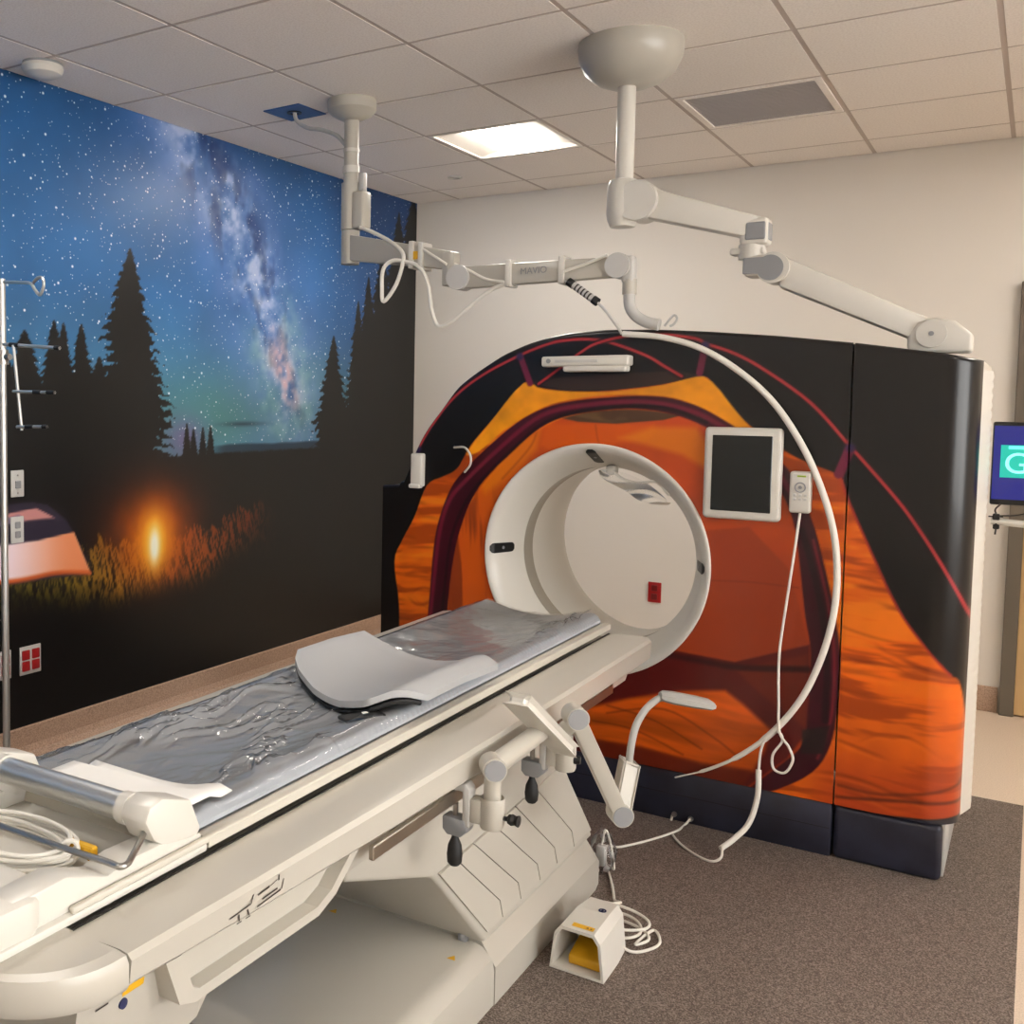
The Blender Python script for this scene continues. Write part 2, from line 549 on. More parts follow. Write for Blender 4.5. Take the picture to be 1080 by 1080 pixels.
# ---- ceiling lights
M_LAMP = mat('lamp_diffuser', (255, 255, 255), 0.5, emit=(LAMP_COLOR, LAMP))
M_TROFFER = mat('troffer_white', (235, 228, 218), 0.45)
for n, (i, j) in enumerate(LIGHT_CELLS):
    x0, x1, y0, y1 = xl[i] + 0.012, xl[i + 1] - 0.012, yl[j] + 0.012, yl[j + 1] - 0.012
    cx, cy = (x0 + x1) / 2, (y0 + y1) / 2
    t = thing('ceiling_light', (cx, cy, HC), LIGHT_SPOTS[n][2], 'ceiling light', 'square ceiling lights')
    fr = MB()
    for a, b in (((x0, y0), (x1, y0 + 0.02)), ((x0, y1 - 0.02), (x1, y1)), ((x0, y0 + 0.02), (x0 + 0.02, y1 - 0.02)), ((x1 - 0.02, y0 + 0.02), (x1, y1 - 0.02))):
        fr.box((a[0], a[1], HC - 0.002), (b[0], b[1], HC + 0.03), 0.002, 1)
    fr.build('frame', M_TROFFER, t)
    xs = x0 + 0.02 + np.array([0, 0.05, 0.13]); xe = x1 - 0.02 - np.array([0.13, 0.05, 0])
    zs = [HC + 0.004, HC + 0.020, HC + 0.027]
    for A, Z in ((list(xs), zs), (list(xe), zs[::-1])):
        vs_ = [(x, y, z) for x, z in zip(A, Z) for y in (y0 + 0.02, y1 - 0.02)]
        MB().add(vs_, [(0, 1, 3, 2), (2, 3, 5, 4)], True).build('reflector', M_TROFFER, t)   # curved wing
    MB().box((xs[2], y0 + 0.02, HC + 0.010), (xe[0], y1 - 0.02, HC + 0.028), 0.006, 2).build('diffuser', M_LAMP, t)

# ---- air grille
i, j = VENT_CELL
x0, x1, y0, y1 = xl[i] + 0.012, xl[i + 1] - 0.012, yl[j] + 0.012, yl[j + 1] - 0.012
t = thing('air_vent', ((x0 + x1) / 2, (y0 + y1) / 2, HC), 'flat grey square air grille set in the ceiling grid', 'vent')
fr = MB()
for a, b in (((x0, y0), (x1, y0 + 0.03)), ((x0, y1 - 0.03), (x1, y1)), ((x0, y0 + 0.03), (x0 + 0.03, y1 - 0.03)), ((x1 - 0.03, y0 + 0.03), (x1, y1 - 0.03))):
    fr.box((a[0], a[1], HC - 0.003), (b[0], b[1], HC + 0.02), 0.002, 1)
fr.build('frame', M_CEIL, t)
MB().box((x0 + 0.03, y0 + 0.03, HC + 0.022), (x1 - 0.03, y1 - 0.03, HC + 0.028)).build('backing', M_VENT, t)
for k in range(26):
    y = y0 + 0.038 + k * (y1 - y0 - 0.076) / 25
    MB().box((x0 + 0.03, y - 0.006, HC + 0.002), (x1 - 0.03, y + 0.006, HC + 0.004)).build('slat', M_VENT, t)

# ---- door on the far wall
d1 = MB().box((3.50, YB - 0.03, 0.008), (4.42, YB - 0.005, 2.10), 0.002, 1).build('door_1', M_WOOD, kind='structure')
fr = MB()
fr.box((3.437, YB - 0.05, 0), (3.50, YB, 2.16), 0.004, 1).box((4.42, YB - 0.05, 0), (4.483, YB, 2.16), 0.004, 1).box((3.50, YB - 0.05, 2.10), (4.42, YB, 2.16), 0.004, 1)
fr.build('door_frame', M_JAMB, d1)
MB().cyl((4.34, YB - 0.03, 1.0), (4.34, YB - 0.08, 1.0), 0.012).cyl((4.34, YB - 0.075, 1.0), (4.24, YB - 0.075, 1.0), 0.010).build('door_handle', M_STEEL, d1)

# ================================================================== MURAL
def tree_mask(Y, Z, y, zt, zb, hw, seed, step=0.035, p=0.85):
    h = (zt - Z) / (zt - zb)
    ok = (h > 0) & (h < 1.0)
    hh = np.clip(h, 0, 1)
    saw = 1 - ((zt - Z) / step + 0.6 * vnoise(Y * 30 + seed * 3.1, Z * 8 + seed)) % 1.0
    side = np.sign(Y - y)
    n = fbm(Y * 45 + side * 9 + seed * 7.7, Z * 45 + seed * 1.3, 3)
    big = fbm(side * 3 + seed + 0 * Y, Z * 9 + seed * 2.2, 2)
    w = hw * hh ** p * (0.42 + 0.42 * (1 - saw) + 0.45 * n + 0.45 * (big - 0.5)) + 0.004
    return ok * (1 - sstep(-0.004, 0.004, np.abs(Y - y) - w))

def paint_mural(Y, Z):
    N = len(Y)
    C = np.zeros((N, 3))
    zt, zh = 2.866, 1.36
    g = np.clip((Z - zh) / (zt - zh), 0, 1)
    top, mid, low = np.array([26, 82, 136.]), np.array([48, 112, 172.]), np.array([86, 146, 182.])
    C[:] = np.where(g[:, None] > 0.45, mid + (top - mid) * ((g - 0.45) / 0.55)[:, None], low + (mid - low) * (g / 0.45)[:, None])
    n = fbm(Y * 2.2 + 3, Z * 2.2, 5)
    C *= (0.80 + 0.42 * n)[:, None]
    mixc(C, (18, 44, 100), 0.45 * sstep(4.6, 6.0, Y))
    # green glow at the horizon
    c0 = (4.608, 1.470)
    gl = blob(Y, Z, c0, 1.0, 0.24)
    mixc(C, (74, 132, 116), 0.9 * gl)
    mixc(C, (120, 180, 150), 0.35 * blob(Y, Z, (4.923, 1.690), 0.22, 0.20))
    mixc(C, (122, 100, 150), 0.75 * blob(Y, Z, (3.876, 1.345), 0.14, 0.10))
    # milky way
    path = [(3.833, 2.931), (4.043, 2.697), (4.208, 2.533), (4.366, 2.307), (4.516, 2.042), (4.648, 1.789), (4.740, 1.551)]
    ax = np.array(path)
    dm = np.full(N, 9.0); tm = np.zeros(N)
    for k in range(len(ax) - 1):
        a, b = ax[k], ax[k + 1]
        e = b - a
        t = np.clip(((Y - a[0]) * e[0] + (Z - a[1]) * e[1]) / (e @ e), 0, 1)
        d = np.hypot(Y - a[0] - t * e[0], Z - a[1] - t * e[1])
        s = d < dm
        dm[s] = d[s]; tm[s] = (k + t[s]) / (len(ax) - 1)
    ed = fbm(Y * 7 + 4, Z * 7 + 9, 5)
    ed2 = fbm(Y * 16 + 40, Z * 16 + 9, 4)
    mixc(C, (98, 136, 212), 0.75 * np.exp(-(dm / 0.42) ** 2) * (0.5 + ed))
    cl = np.exp(-(dm / 0.17) ** 2) * sstep(0.34, 0.72, 0.5 * ed + 0.5 * ed2)
    mixc(C, (196, 212, 246), np.clip(1.2 * cl, 0, 0.92))
    mixc(C, (18, 40, 92), 0.55 * np.exp(-((dm - 0.10) / 0.10) ** 2) * sstep(0.52, 0.72, fbm(Y * 9 + 21, Z * 5 + 2, 4)))
    pk = np.exp(-(dm / 0.085) ** 2) * sstep(0.66, 0.84, tm) * sstep(0.30, 0.85, 0.5 * ed + 0.5 * ed2)
    mixc(C, (226, 186, 196), np.clip(1.5 * pk, 0, 0.85))
    mixc(C, (150, 205, 175), 0.5 * np.exp(-((dm - 0.17) / 0.09) ** 2) * sstep(0.6, 0.8, tm) * ed2)
    star = np.ones(N)
    # far hills and low cloud on the horizon
    mixc(C, (34, 58, 74), 0.85 * blob(Y, Z, (4.325, 1.410), 0.16, 0.012))
    hill = (4.358, 1.272)[1] + 0.02 * fbm(Y * 4, Y * 0 + 3, 3)
    mixc(C, (28, 52, 70), 0.9 * (1 - sstep(-0.008, 0.008, Z - hill - 0.018)) * sstep(*((4.012, 1.303)[0], (4.200, 1.297)[0]), Y))
    # ---- silhouettes
    dark = np.zeros(N)
    T = [((3.493, 2.239), (3.489, 1.185), 0.36, 1, 0.05), ((2.882, 1.824), (2.878, 1.458), 0.16, 2, 0.035), ((3.040, 1.875), (3.036, 1.457), 0.13, 3, 0.035),
         ((3.092, 1.866), (3.089, 1.457), 0.10, 4, 0.03), ((3.195, 1.868), (3.192, 1.456), 0.12, 5, 0.035), ((3.301, 1.730), (3.299, 1.412), 0.14, 6, 0.03),
         ((3.883, 1.417), (3.884, 1.202), 0.045, 7, 0.02), ((3.933, 1.392), (3.933, 1.199), 0.04, 8, 0.02), ((4.005, 1.400), (4.005, 1.196), 0.04, 9, 0.02),
         ((4.063, 1.404), (4.064, 1.193), 0.045, 10, 0.02), ((5.183, 1.930), (5.199, 1.092), 0.27, 11, 0.045), ((5.072, 1.457), (5.077, 1.156), 0.05, 12, 0.02),
         ((5.451, 2.156), (5.475, 1.078), 0.24, 13, 0.05), ((5.568, 2.320), (5.598, 1.071), 0.26, 14, 0.05), ((5.733, 2.518), (5.773, 1.062), 0.40, 15, 0.06),
         ((5.928, 2.776), (5.979, 1.050), 0.42, 16, 0.06), ((6.110, 2.922), (6.171, 1.040), 0.60, 17, 0.07), ((2.794, 1.694), (2.790, 1.380), 0.2, 18, 0.03)]
    for a, b, hw, sd, stp in T:
        dark = np.maximum(dark, tree_mask(Y, Z, a[0], a[1], b[1], hw, sd, stp))
    edge = np.array([(2.487, 1.595), (2.755, 1.607), (2.950, 1.603), (3.160, 1.607), (3.272, 1.575), (3.387, 1.454), (3.570, 1.280), (3.801, 1.253), (4.162, 1.258), (4.699, 1.260), (5.026, 1.260), (5.406, 1.259), (5.489, 1.436), (6.245, 1.561)])
    zg = np.interp(Y, edge[:, 0], edge[:, 1]) + 0.012 * (fbm(Y * 60, Y * 0 + 1.0, 3) - 0.5)
    dark = np.maximum(dark, 1 - sstep(-0.006, 0.006, Z - zg))
    mixc(C, (13, 13, 13), dark)
    star *= 1 - dark
    low = 1 - sstep(0.5, 1.1, Z)
    mixc(C, (7, 7, 7), low * dark)
    f = (3.653, 0.823)
    # ---- lit grass: fine blades standing on a rising bank
    bank = np.array([(2.561, 0.853), (2.841, 0.817), (3.046, 0.815), (3.267, 0.823), (3.569, 0.823), (3.835, 0.812), (4.126, 0.840), (4.427, 0.899), (4.615, 0.845)])
    zb = np.interp(Y, bank[:, 0], bank[:, 1])
    h = Z - zb
    bl = 0.55 * vnoise(Y * 150 + 40 * h + 3 * fbm(Y * 5, Z * 5, 2), Z * 22) + 0.45 * fbm(Y * 60 - 30 * h, Z * 30 + 4, 3)
    tip = 0.015 + 0.085 * vnoise(Y * 95 + 20 * h, Y * 0 + 8) * fbm(Y * 9, Y * 0 + 5, 2) * 2
    deep = 0.20 + 0.16 * fbm(Y * 4, Y * 0 + 2, 3)
    body = (1 - sstep(-0.012, 0.012, h - tip)) * sstep(0, 1, (h + deep) / 0.24) * (0.55 + 0.75 * fbm(Y * 14, Z * 16, 3))
    yf = f[0]
    rt = sstep(yf - 0.05, yf + 0.06, Y) * (1 - sstep((4.164, 0.847)[0], (4.705, 0.793)[0], Y))
    lf = (1 - sstep(yf - 0.1, yf + 0.15, Y)) * sstep((2.744, 0.830)[0] - 0.6, (2.841, 0.817)[0], Y)
    bl = sstep(0.34, 0.66, bl)
    s1 = np.clip(1.35 * body * bl * rt, 0, 1)
    far_ = sstep(yf + 0.1, yf + 0.9, Y)
    mixc(C, (222, 116, 26), 0.95 * s1 * (1 - 0.75 * far_))
    mixc(C, (150, 56, 22), 0.6 * s1 * far_)
    s2 = np.clip(1.35 * body * bl * lf, 0, 1)
    mixc(C, (118, 104, 32), 0.85 * s2)
    mixc(C, (222, 156, 40), 0.9 * s2 * np.exp(-((Y - yf) / 0.42) ** 2))
    # ---- camp fire
    for rx, rz, col, a, dz in ((0.40, 0.30, (80, 30, 18), 0.55, 0.10), (0.26, 0.21, (176, 70, 12), 0.75, 0.06), (0.155, 0.165, (240, 134, 14), 0.92, 0.04), (0.075, 0.12, (255, 200, 66), 0.95, 0.02), (0.034, 0.080, (255, 250, 226), 1.0, 0.0)):
        mixc(C, col, a * np.clip(1.15 * blob(Y, Z, (f[0], f[1] + dz), rx, rz, 2.2) * (0.82 + 0.36 * fbm(Y * 12, Z * 8, 3)), 0, 1))
    # ---- glowing tent
    dome = [(2.563, 0.930), (2.632, 1.057), (2.748, 1.095), (2.894, 1.099), (2.996, 1.079), (3.101, 1.003), (3.182, 0.880), (3.249, 0.737), (3.045, 0.752), (2.840, 0.752), (2.560, 0.769)]
    md = poly_mask(Y, Z, dome, 0.004)
    mixc(C, (44, 38, 54), md)
    roof = [(2.700, 1.032), (2.805, 1.058), (2.934, 1.068), (3.037, 1.017), (2.893, 1.018), (2.700, 1.008)]
    mixc(C, (214, 146, 140), 0.9 * poly_mask(Y, Z, roof, 0.004))
    mixc(C, (96, 104, 140), 0.7 * poly_mask(Y, Z, [(2.608, 1.002), (2.747, 1.035), (2.844, 1.047), (2.873, 1.024), (2.747, 1.004)], 0.006))
    wallp = [(2.563, 0.930), (2.784, 0.928), (2.943, 0.927), (3.144, 0.944), (3.243, 0.743), (3.045, 0.778), (2.840, 0.768), (2.560, 0.784)]
    k = sstep((2.745, 0.869)[0], (3.154, 0.819)[0], Y)
    wc = np.array([246, 224, 232.]) * (1 - k[:, None]) + np.array([232, 142, 96.]) * k[:, None]
    C += (wc - C) * poly_mask(Y, Z, wallp, 0.004)[:, None]
    mixc(C, (212, 96, 40), 0.9 * line_mask(Y, Z, [(2.560, 0.784), (2.840, 0.768), (3.045, 0.773), (3.243, 0.747)], 0.010, 0.008))
    mixc(C, (20, 18, 22), line_mask(Y, Z, [(2.894, 1.103), (3.022, 1.081), (3.128, 0.992), (3.210, 0.855), (3.255, 0.737)], 0.006, 0.003))
    star *= 1 - md
    fire_zone = Z < 1.3
    star *= ~fire_zone
    return C, star

def graded(a, b, fine, coarse, fa, fb):
    L = list(np.arange(a, fa, coarse)) if a < fa else []
    n = int(round((fb - fa) / fine))
    L += list(np.linspace(fa, fb, n + 1))
    return np.array(L)

ys = graded(YF, YB, 0.0075, 0.05, 2.20, YB)
zs = np.linspace(0.131, HC + 0.004, 372)
YY, ZZ = np.meshgrid(ys, zs, indexing='ij')
C, star = paint_mural(YY.ravel(), ZZ.ravel())
K_MURAL = 0.92
cols = np.concatenate([lin(np.clip(C, 0, 255)) * K_MURAL, star[:, None]], 1)

def print_material(name, rough, spec, coat, coat_rough, stars=False, bump=None):
    M = bpy.data.materials.new(name)
    M.use_nodes = True
    nt = M.node_tree
    b = nt.nodes['Principled BSDF']
    at = nt.nodes.new('ShaderNodeAttribute')
    at.attribute_name = 'print'
    b.inputs['Roughness'].default_value = rough
    b.inputs['Specular IOR Level'].default_value = spec
    b.inputs['Coat Weight'].default_value = coat
    b.inputs['Coat Roughness'].default_value = coat_rough
    src = at.outputs['Color']
    tc = nt.nodes.new('ShaderNodeTexCoord')
    if stars:
        for sc, rad, amt in ((21.0, 0.17, 1.0), (34.0, 0.20, 0.95), (58.0, 0.22, 0.7)):
            mp = nt.nodes.new('ShaderNodeMapping')
            mp.inputs['Scale'].default_value = (0.0, 1.0, 1.0)
            nt.links.new(tc.outputs['Object'], mp.inputs['Vector'])
            v = nt.nodes.new('ShaderNodeTexVoronoi')
            v.inputs['Scale'].default_value = sc
            nt.links.new(mp.outputs[0], v.inputs['Vector'])
            sep = nt.nodes.new('ShaderNodeSeparateColor')
            nt.links.new(v.outputs['Color'], sep.inputs[0])
            pw = nt.nodes.new('ShaderNodeMath'); pw.operation = 'POWER'; pw.inputs[1].default_value = 2.2
            nt.links.new(sep.outputs[0], pw.inputs[0])
            rr = nt.nodes.new('ShaderNodeMath'); rr.operation = 'MULTIPLY'; rr.inputs[1].default_value = rad
            nt.links.new(pw.outputs[0], rr.inputs[0])
            ad = nt.nodes.new('ShaderNodeMath'); ad.operation = 'ADD'; ad.inputs[1].default_value = 0.001
            nt.links.new(rr.outputs[0], ad.inputs[0])
            mr = nt.nodes.new('ShaderNodeMapRange')
            mr.inputs['From Min'].default_value = 0.0
            mr.inputs['To Min'].default_value = 1.0
            mr.inputs['To Max'].default_value = 0.0
            nt.links.new(v.outputs['Distance'], mr.inputs['Value'])
            nt.links.new(ad.outputs[0], mr.inputs['From Max'])
            m1 = nt.nodes.new('ShaderNodeMath'); m1.operation = 'MULTIPLY'
            nt.links.new(mr.outputs[0], m1.inputs[0])
            nt.links.new(at.outputs['Alpha'], m1.inputs[1])
            m2 = nt.nodes.new('ShaderNodeMath'); m2.operation = 'MULTIPLY'; m2.inputs[1].default_value = amt * 1.6
            m2.use_clamp = True
            nt.links.new(m1.outputs[0], m2.inputs[0])
            mx = nt.nodes.new('ShaderNodeMix'); mx.data_type = 'RGBA'
            nt.links.new(m2.outputs[0], mx.inputs['Factor'])
            nt.links.new(src, mx.inputs['A'])
            mx.inputs['B'].default_value = (0.86, 0.92, 1.0, 1)
            src = mx.outputs['Result']
    nt.links.new(src, b.inputs['Base Color'])
    if bump:
        n2 = nt.nodes.new('ShaderNodeTexNoise')
        n2.inputs['Scale'].default_value = bump[0]
        nt.links.new(tc.outputs['Object'], n2.inputs['Vector'])
        bp = nt.nodes.new('ShaderNodeBump')
        bp.inputs['Strength'].default_value = bump[1]
        bp.inputs['Distance'].default_value = bump[2]
        nt.links.new(n2.outputs['Fac'], bp.inputs['Height'])
        nt.links.new(bp.outputs['Normal'], b.inputs['Normal'])
    return M
M_MURAL = print_material('mural_vinyl', 0.36, 0.5, 0.0, 0.1, stars=True)
V = np.stack([np.zeros(YY.size), YY.ravel(), ZZ.ravel()], 1)
mural = grid_mesh('mural_print', V, len(ys), len(zs), M_MURAL, wall_left, colors=cols)
mural['label'] = 'printed night sky mural with milky way, fir trees, camp fire and tent'

# ================================================================== SCANNER GANTRY
GX, GZ, GY = 2.147, 0.945, 3.81           # bore axis and front plane
top_line = np.array([(1.205, 1.180), (1.285, 1.186), (1.292, 1.200)] + [(1.310, 1.204), (1.342, 1.275), (1.368, 1.344), (1.417, 1.426), (1.483, 1.506), (1.560, 1.605), (1.649, 1.666), (1.757, 1.730), (1.853, 1.769), (1.940, 1.793), (2.032, 1.809), (2.182, 1.818), (2.395, 1.812), (2.563, 1.800), (2.784, 1.780), (3.035, 1.750), (3.187, 1.727), (3.293, 1.711)] + [(3.386, 1.690)])
_fx = np.linspace(1.205, 3.386, 1200)
_fz = np.interp(_fx, top_line[:, 0], top_line[:, 1])
_k = np.exp(-np.linspace(-2, 2, 61) ** 2); _k /= _k.sum()
_fz2 = np.convolve(np.pad(_fz, 30, mode='edge'), _k, mode='valid')
_wt = sstep(1.30, 1.36, _fx)
_fz = _fz * (1 - _wt) + (_fz2 + 0.003) * _wt          # the arch is a smooth sweep
def ztop(x):
    return np.interp(x, _fx, _fz)

def paint_gantry(X, Z):
    N = len(X)
    C = np.zeros((N, 3))
    C[:] = (15, 12, 12)
    n1 = fbm(X * 6, Z * 6, 4)
    fold = fbm(X * 3.2 + 0.7 * Z, Z * 24 + 2.0 * fbm(X * 3, Z * 2, 2), 4)      # sideways creases
    drape = fbm(X * 26 + 1.2 * Z, Z * 2.4 + 9, 3)                               # hanging folds
    outp = [(1.296, 0.409), (1.296, 0.658), (1.269, 0.853), (1.305, 0.947), (1.364, 1.054), (1.421, 1.190), (1.493, 1.230), (1.563, 1.269), (1.622, 1.365), (1.721, 1.476), (1.802, 1.560), (1.853, 1.620), (1.890, 1.606), (2.039, 1.588), (2.188, 1.592), (2.332, 1.607), (2.452, 1.628), (2.542, 1.644), (2.575, 1.617), (2.637, 1.541), (2.703, 1.475), (2.823, 1.390), (2.891, 1.354), (2.996, 1.311), (3.021, 1.239), (3.090, 1.086), (3.182, 0.891), (3.268, 0.771), (3.338, 0.689), (3.377, 0.624), (3.415, 0.240), (3.375, 0.214), (3.026, 0.175), (2.719, 0.148), (2.449, 0.143), (2.079, 0.130), (1.666, 0.139), (1.300, 0.159)]
    mo = poly_mask(X, Z, outp, 0.004, True)
    oc = np.array([222, 98, 14.])[None, :] * (0.86 + 0.28 * n1)[:, None]
    mixc(oc, (150, 56, 10), 0.75 * sstep(0.52, 0.66, fold))
    mixc(oc, (244, 142, 26), 0.55 * sstep(0.52, 0.36, fold) * sstep(0.4, 1.0, Z))
    mixc(oc, (172, 58, 22), 0.8 * (1 - sstep(0.22, 0.46, Z + 0.12 * (n1 - 0.5))) * sstep(2.9, 3.05, X))
    rs = np.random.RandomState(11)
    def creases(n, xa, xb, za, zb_, lmin, lmax, tilt):
        for _ in range(n):
            cx_, cz_, L_ = rs.uniform(xa, xb), rs.uniform(za, zb_), rs.uniform(lmin, lmax)
            sl, bend = rs.normal(tilt, 0.10), rs.normal(0, 0.02)
            ln = [(cx_ + L_ * t, cz_ + L_ * t * sl + bend * (1 - 4 * t * t)) for t in (-0.5, -0.25, 0, 0.25, 0.5)]
            wd_ = rs.uniform(0.002, 0.007)
            al = rs.uniform(0.3, 0.8)
            fade = np.exp(-((X - cx_) / (0.36 * L_)) ** 4)
            mixc(oc, (126, 44, 10), al * fade * line_mask(X, Z, ln, wd_, 0.009))
            ln2 = [(a_, b_ - wd_ - 0.010) for a_, b_ in ln]
            mixc(oc, (250, 138, 40), 0.45 * al * fade * line_mask(X, Z, ln2, 0.003, 0.010))
    creases(16, 1.24, 1.45, 0.50, 1.15, 0.08, 0.22, 0.03)
    creases(18, 3.00, 3.38, 0.22, 1.00, 0.10, 0.36, -0.10)
    creases(8, 3.02, 3.38, 0.60, 0.80, 0.15, 0.34, -0.06)
    C += (oc - C) * mo[:, None]
    # yellow head band
    yb = [(1.849, 1.620), (1.941, 1.595), (2.189, 1.588), (2.401, 1.614), (2.542, 1.644), (2.653, 1.528), (2.736, 1.417), (2.622, 1.487), (2.522, 1.539), (2.402, 1.572), (2.189, 1.574), (2.001, 1.547), (1.884, 1.501), (1.764, 1.427), (1.661, 1.343), (1.605, 1.333), (1.701, 1.452)]
    yc = np.array([236, 150, 20.])[None, :] * (0.82 + 0.36 * fbm(X * 12, Z * 14, 3))[:, None]
    C += (yc - C) * poly_mask(X, Z, yb, 0.004, True)[:, None]
    # interior seen through the door
    inner = [(1.511, 0.361), (1.531, 0.687), (1.552, 0.929), (1.585, 1.042), (1.644, 1.156), (1.726, 1.265), (1.839, 1.373), (1.957, 1.458), (2.079, 1.501), (2.263, 1.522), (2.439, 1.507), (2.568, 1.459), (2.690, 1.375), (2.788, 1.280), (2.863, 1.154), (2.905, 0.988), (2.935, 0.696), (2.935, 0.464), (2.918, 0.361), (2.841, 0.271), (2.686, 0.154), (2.449, 0.150), (2.079, 0.134), (1.666, 0.139)]
    mi = poly_mask(X, Z, inner, 0.004, True)
    ic = np.zeros((N, 3)); ic[:] = (188, 72, 24)
    ic *= (0.86 + 0.26 * n1)[:, None]
    left = 1 - sstep(GX - 0.50, GX - 0.30, X)
    mixc(ic, (214, 92, 16), left * 0.8)
    mixc(ic, (128, 48, 20), left * sstep(0.50, 0.64, drape) * 0.8)
    mixc(ic, (222, 104, 14), 0.75 * blob(X, Z, (1.726, 1.254), 0.16, 0.12))
    mixc(ic, (206, 74, 24), 0.85 * sstep(1.34, 1.46, Z))
    mixc(ic, (226, 118, 14), 0.9 * poly_mask(X, Z, [(1.642, 1.230), (1.806, 1.371), (1.933, 1.450), (1.912, 1.360), (1.809, 1.258), (1.694, 1.175)], 0.02))
    mixc(ic, (218, 92, 14), 0.8 * poly_mask(X, Z, [(1.945, 1.465), (2.192, 1.467), (2.371, 1.468), (2.373, 1.419), (2.195, 1.385), (2.007, 1.342), (1.927, 1.376)], 0.014))
    mixc(ic, (226, 128, 16), 0.75 * poly_mask(X, Z, [(2.238, 1.415), (2.371, 1.461), (2.525, 1.464), (2.570, 1.398), (2.587, 1.297), (2.478, 1.360)], 0.016))
    mixc(ic, (150, 60, 24), 0.5 * line_mask(X, Z, [(1.917, 1.465), (1.888, 1.374), (1.768, 1.237)], 0.004, 0.006))
    mixc(ic, (150, 58, 20), 0.5 * line_mask(X, Z, [(2.148, 1.463), (2.157, 1.412), (2.173, 1.366)], 0.003, 0.005))
    right = sstep(GX + 0.38, GX + 0.52, X)
    mixc(ic, (166, 60, 20), right * (1 - sstep(1.1, 1.35, Z)) * 0.8)
    mixc(ic, (206, 82, 16), right * sstep(0.95, 1.15, Z) * (1 - sstep(1.18, 1.3, Z)) * 0.4)
    mixc(ic, (72, 56, 40), 0.92 * poly_mask(X, Z, [(1.956, 1.495), (2.116, 1.523), (2.263, 1.536), (2.421, 1.535), (2.500, 1.512), (2.405, 1.486), (2.229, 1.468), (2.080, 1.472)], 0.004))
    mixc(ic, (130, 104, 64), 0.5 * sstep(0.45, 0.7, fbm(X * 9, Z * 24, 3)) * poly_mask(X, Z, [(2.041, 1.497), (2.263, 1.525), (2.404, 1.524), (2.405, 1.493), (2.192, 1.474)], 0.006))
    mixc(ic, (150, 56, 24), 0.9 * poly_mask(X, Z, [(2.537, 1.088), (2.716, 1.116), (2.851, 0.982), (2.924, 0.731), (2.904, 0.718), (2.685, 0.635), (2.474, 0.648), (2.586, 0.921)], 0.006))
    mixc(ic, (124, 42, 18), 0.6 * line_mask(X, Z, [(2.560, 0.911), (2.723, 0.922), (2.884, 0.920)], 0.003, 0.004))
    # shaded foot of the door cloth and the orange ground sheet
    dk = [(2.068, 0.529), (2.293, 0.542), (2.474, 0.641), (2.685, 0.631), (2.927, 0.728), (2.936, 0.431), (2.870, 0.318), (2.718, 0.161), (2.449, 0.143), (2.079, 0.130)]
    mixc(ic, (84, 18, 18), 0.95 * poly_mask(X, Z, dk, 0.006))
    mixc(ic, (120, 44, 22), 0.6 * poly_mask(X, Z, [(2.686, 0.604), (2.923, 0.694), (2.933, 0.431), (2.769, 0.535)], 0.012))
    mixc(ic, (46, 10, 14), 0.9 * line_mask(X, Z, [(2.433, 0.621), (2.587, 0.616), (2.702, 0.613), (2.925, 0.642)], 0.010, 0.008))
    og = [(2.119, 0.357), (2.311, 0.435), (2.503, 0.494), (2.656, 0.523), (2.719, 0.483), (2.814, 0.408), (2.795, 0.329), (2.760, 0.247), (2.587, 0.237), (2.360, 0.251), (2.122, 0.245)]
    oc2 = np.array([206, 88, 14.])[None, :] * (0.7 + 0.6 * fold)[:, None]
    ic += (oc2 - ic) * (0.95 * poly_mask(X, Z, og, 0.012))[:, None]
    mixc(ic, (118, 40, 14), 0.7 * poly_mask(X, Z, [(2.122, 0.252), (2.360, 0.259), (2.586, 0.244), (2.760, 0.254), (2.718, 0.161), (2.449, 0.150), (2.125, 0.132)], 0.01))
    for ln in ([(2.224, 0.391), (2.406, 0.366), (2.581, 0.293)], [(2.170, 0.321), (2.336, 0.316), (2.515, 0.258)], [(2.225, 0.361), (2.440, 0.415), (2.613, 0.348), (2.714, 0.285)]):
        mixc(ic, (96, 32, 12), 0.6 * line_mask(X, Z, ln, 0.003, 0.005))
    C += (ic - C) * mi[:, None]
    # maroon door frame
    band = [(1.395, 0.176), (1.418, 0.428), (1.441, 0.676), (1.459, 0.920), (1.483, 1.050), (1.530, 1.173), (1.581, 1.246), (1.690, 1.352), (1.825, 1.463), (1.943, 1.524), (2.078, 1.555), (2.262, 1.571), (2.403, 1.569), (2.522, 1.539), (2.622, 1.487), (2.736, 1.410), (2.848, 1.310), (2.917, 1.158), (2.957, 1.025), (2.999, 0.852), (3.023, 0.709), (3.023, 0.546), (3.006, 0.396), (2.951, 0.285), (2.828, 0.193), (2.719, 0.148), (2.780, 0.217), (2.876, 0.319), (2.917, 0.378), (2.929, 0.463), (2.932, 0.696), (2.908, 0.834), (2.867, 1.115), (2.817, 1.243), (2.739, 1.331), (2.641, 1.414), (2.524, 1.478), (2.404, 1.514), (2.263, 1.525), (2.079, 1.505), (1.953, 1.462), (1.835, 1.376), (1.714, 1.261), (1.635, 1.148), (1.586, 1.027), (1.553, 0.889), (1.531, 0.687), (1.511, 0.361), (1.496, 0.162)]
    mb = poly_mask(X, Z, band, 0.004, True)
    bc = np.zeros((N, 3)); bc[:] = (60, 10, 24)
    bc *= (0.75 + 0.5 * n1)[:, None]
    C += (bc - C) * mb[:, None]
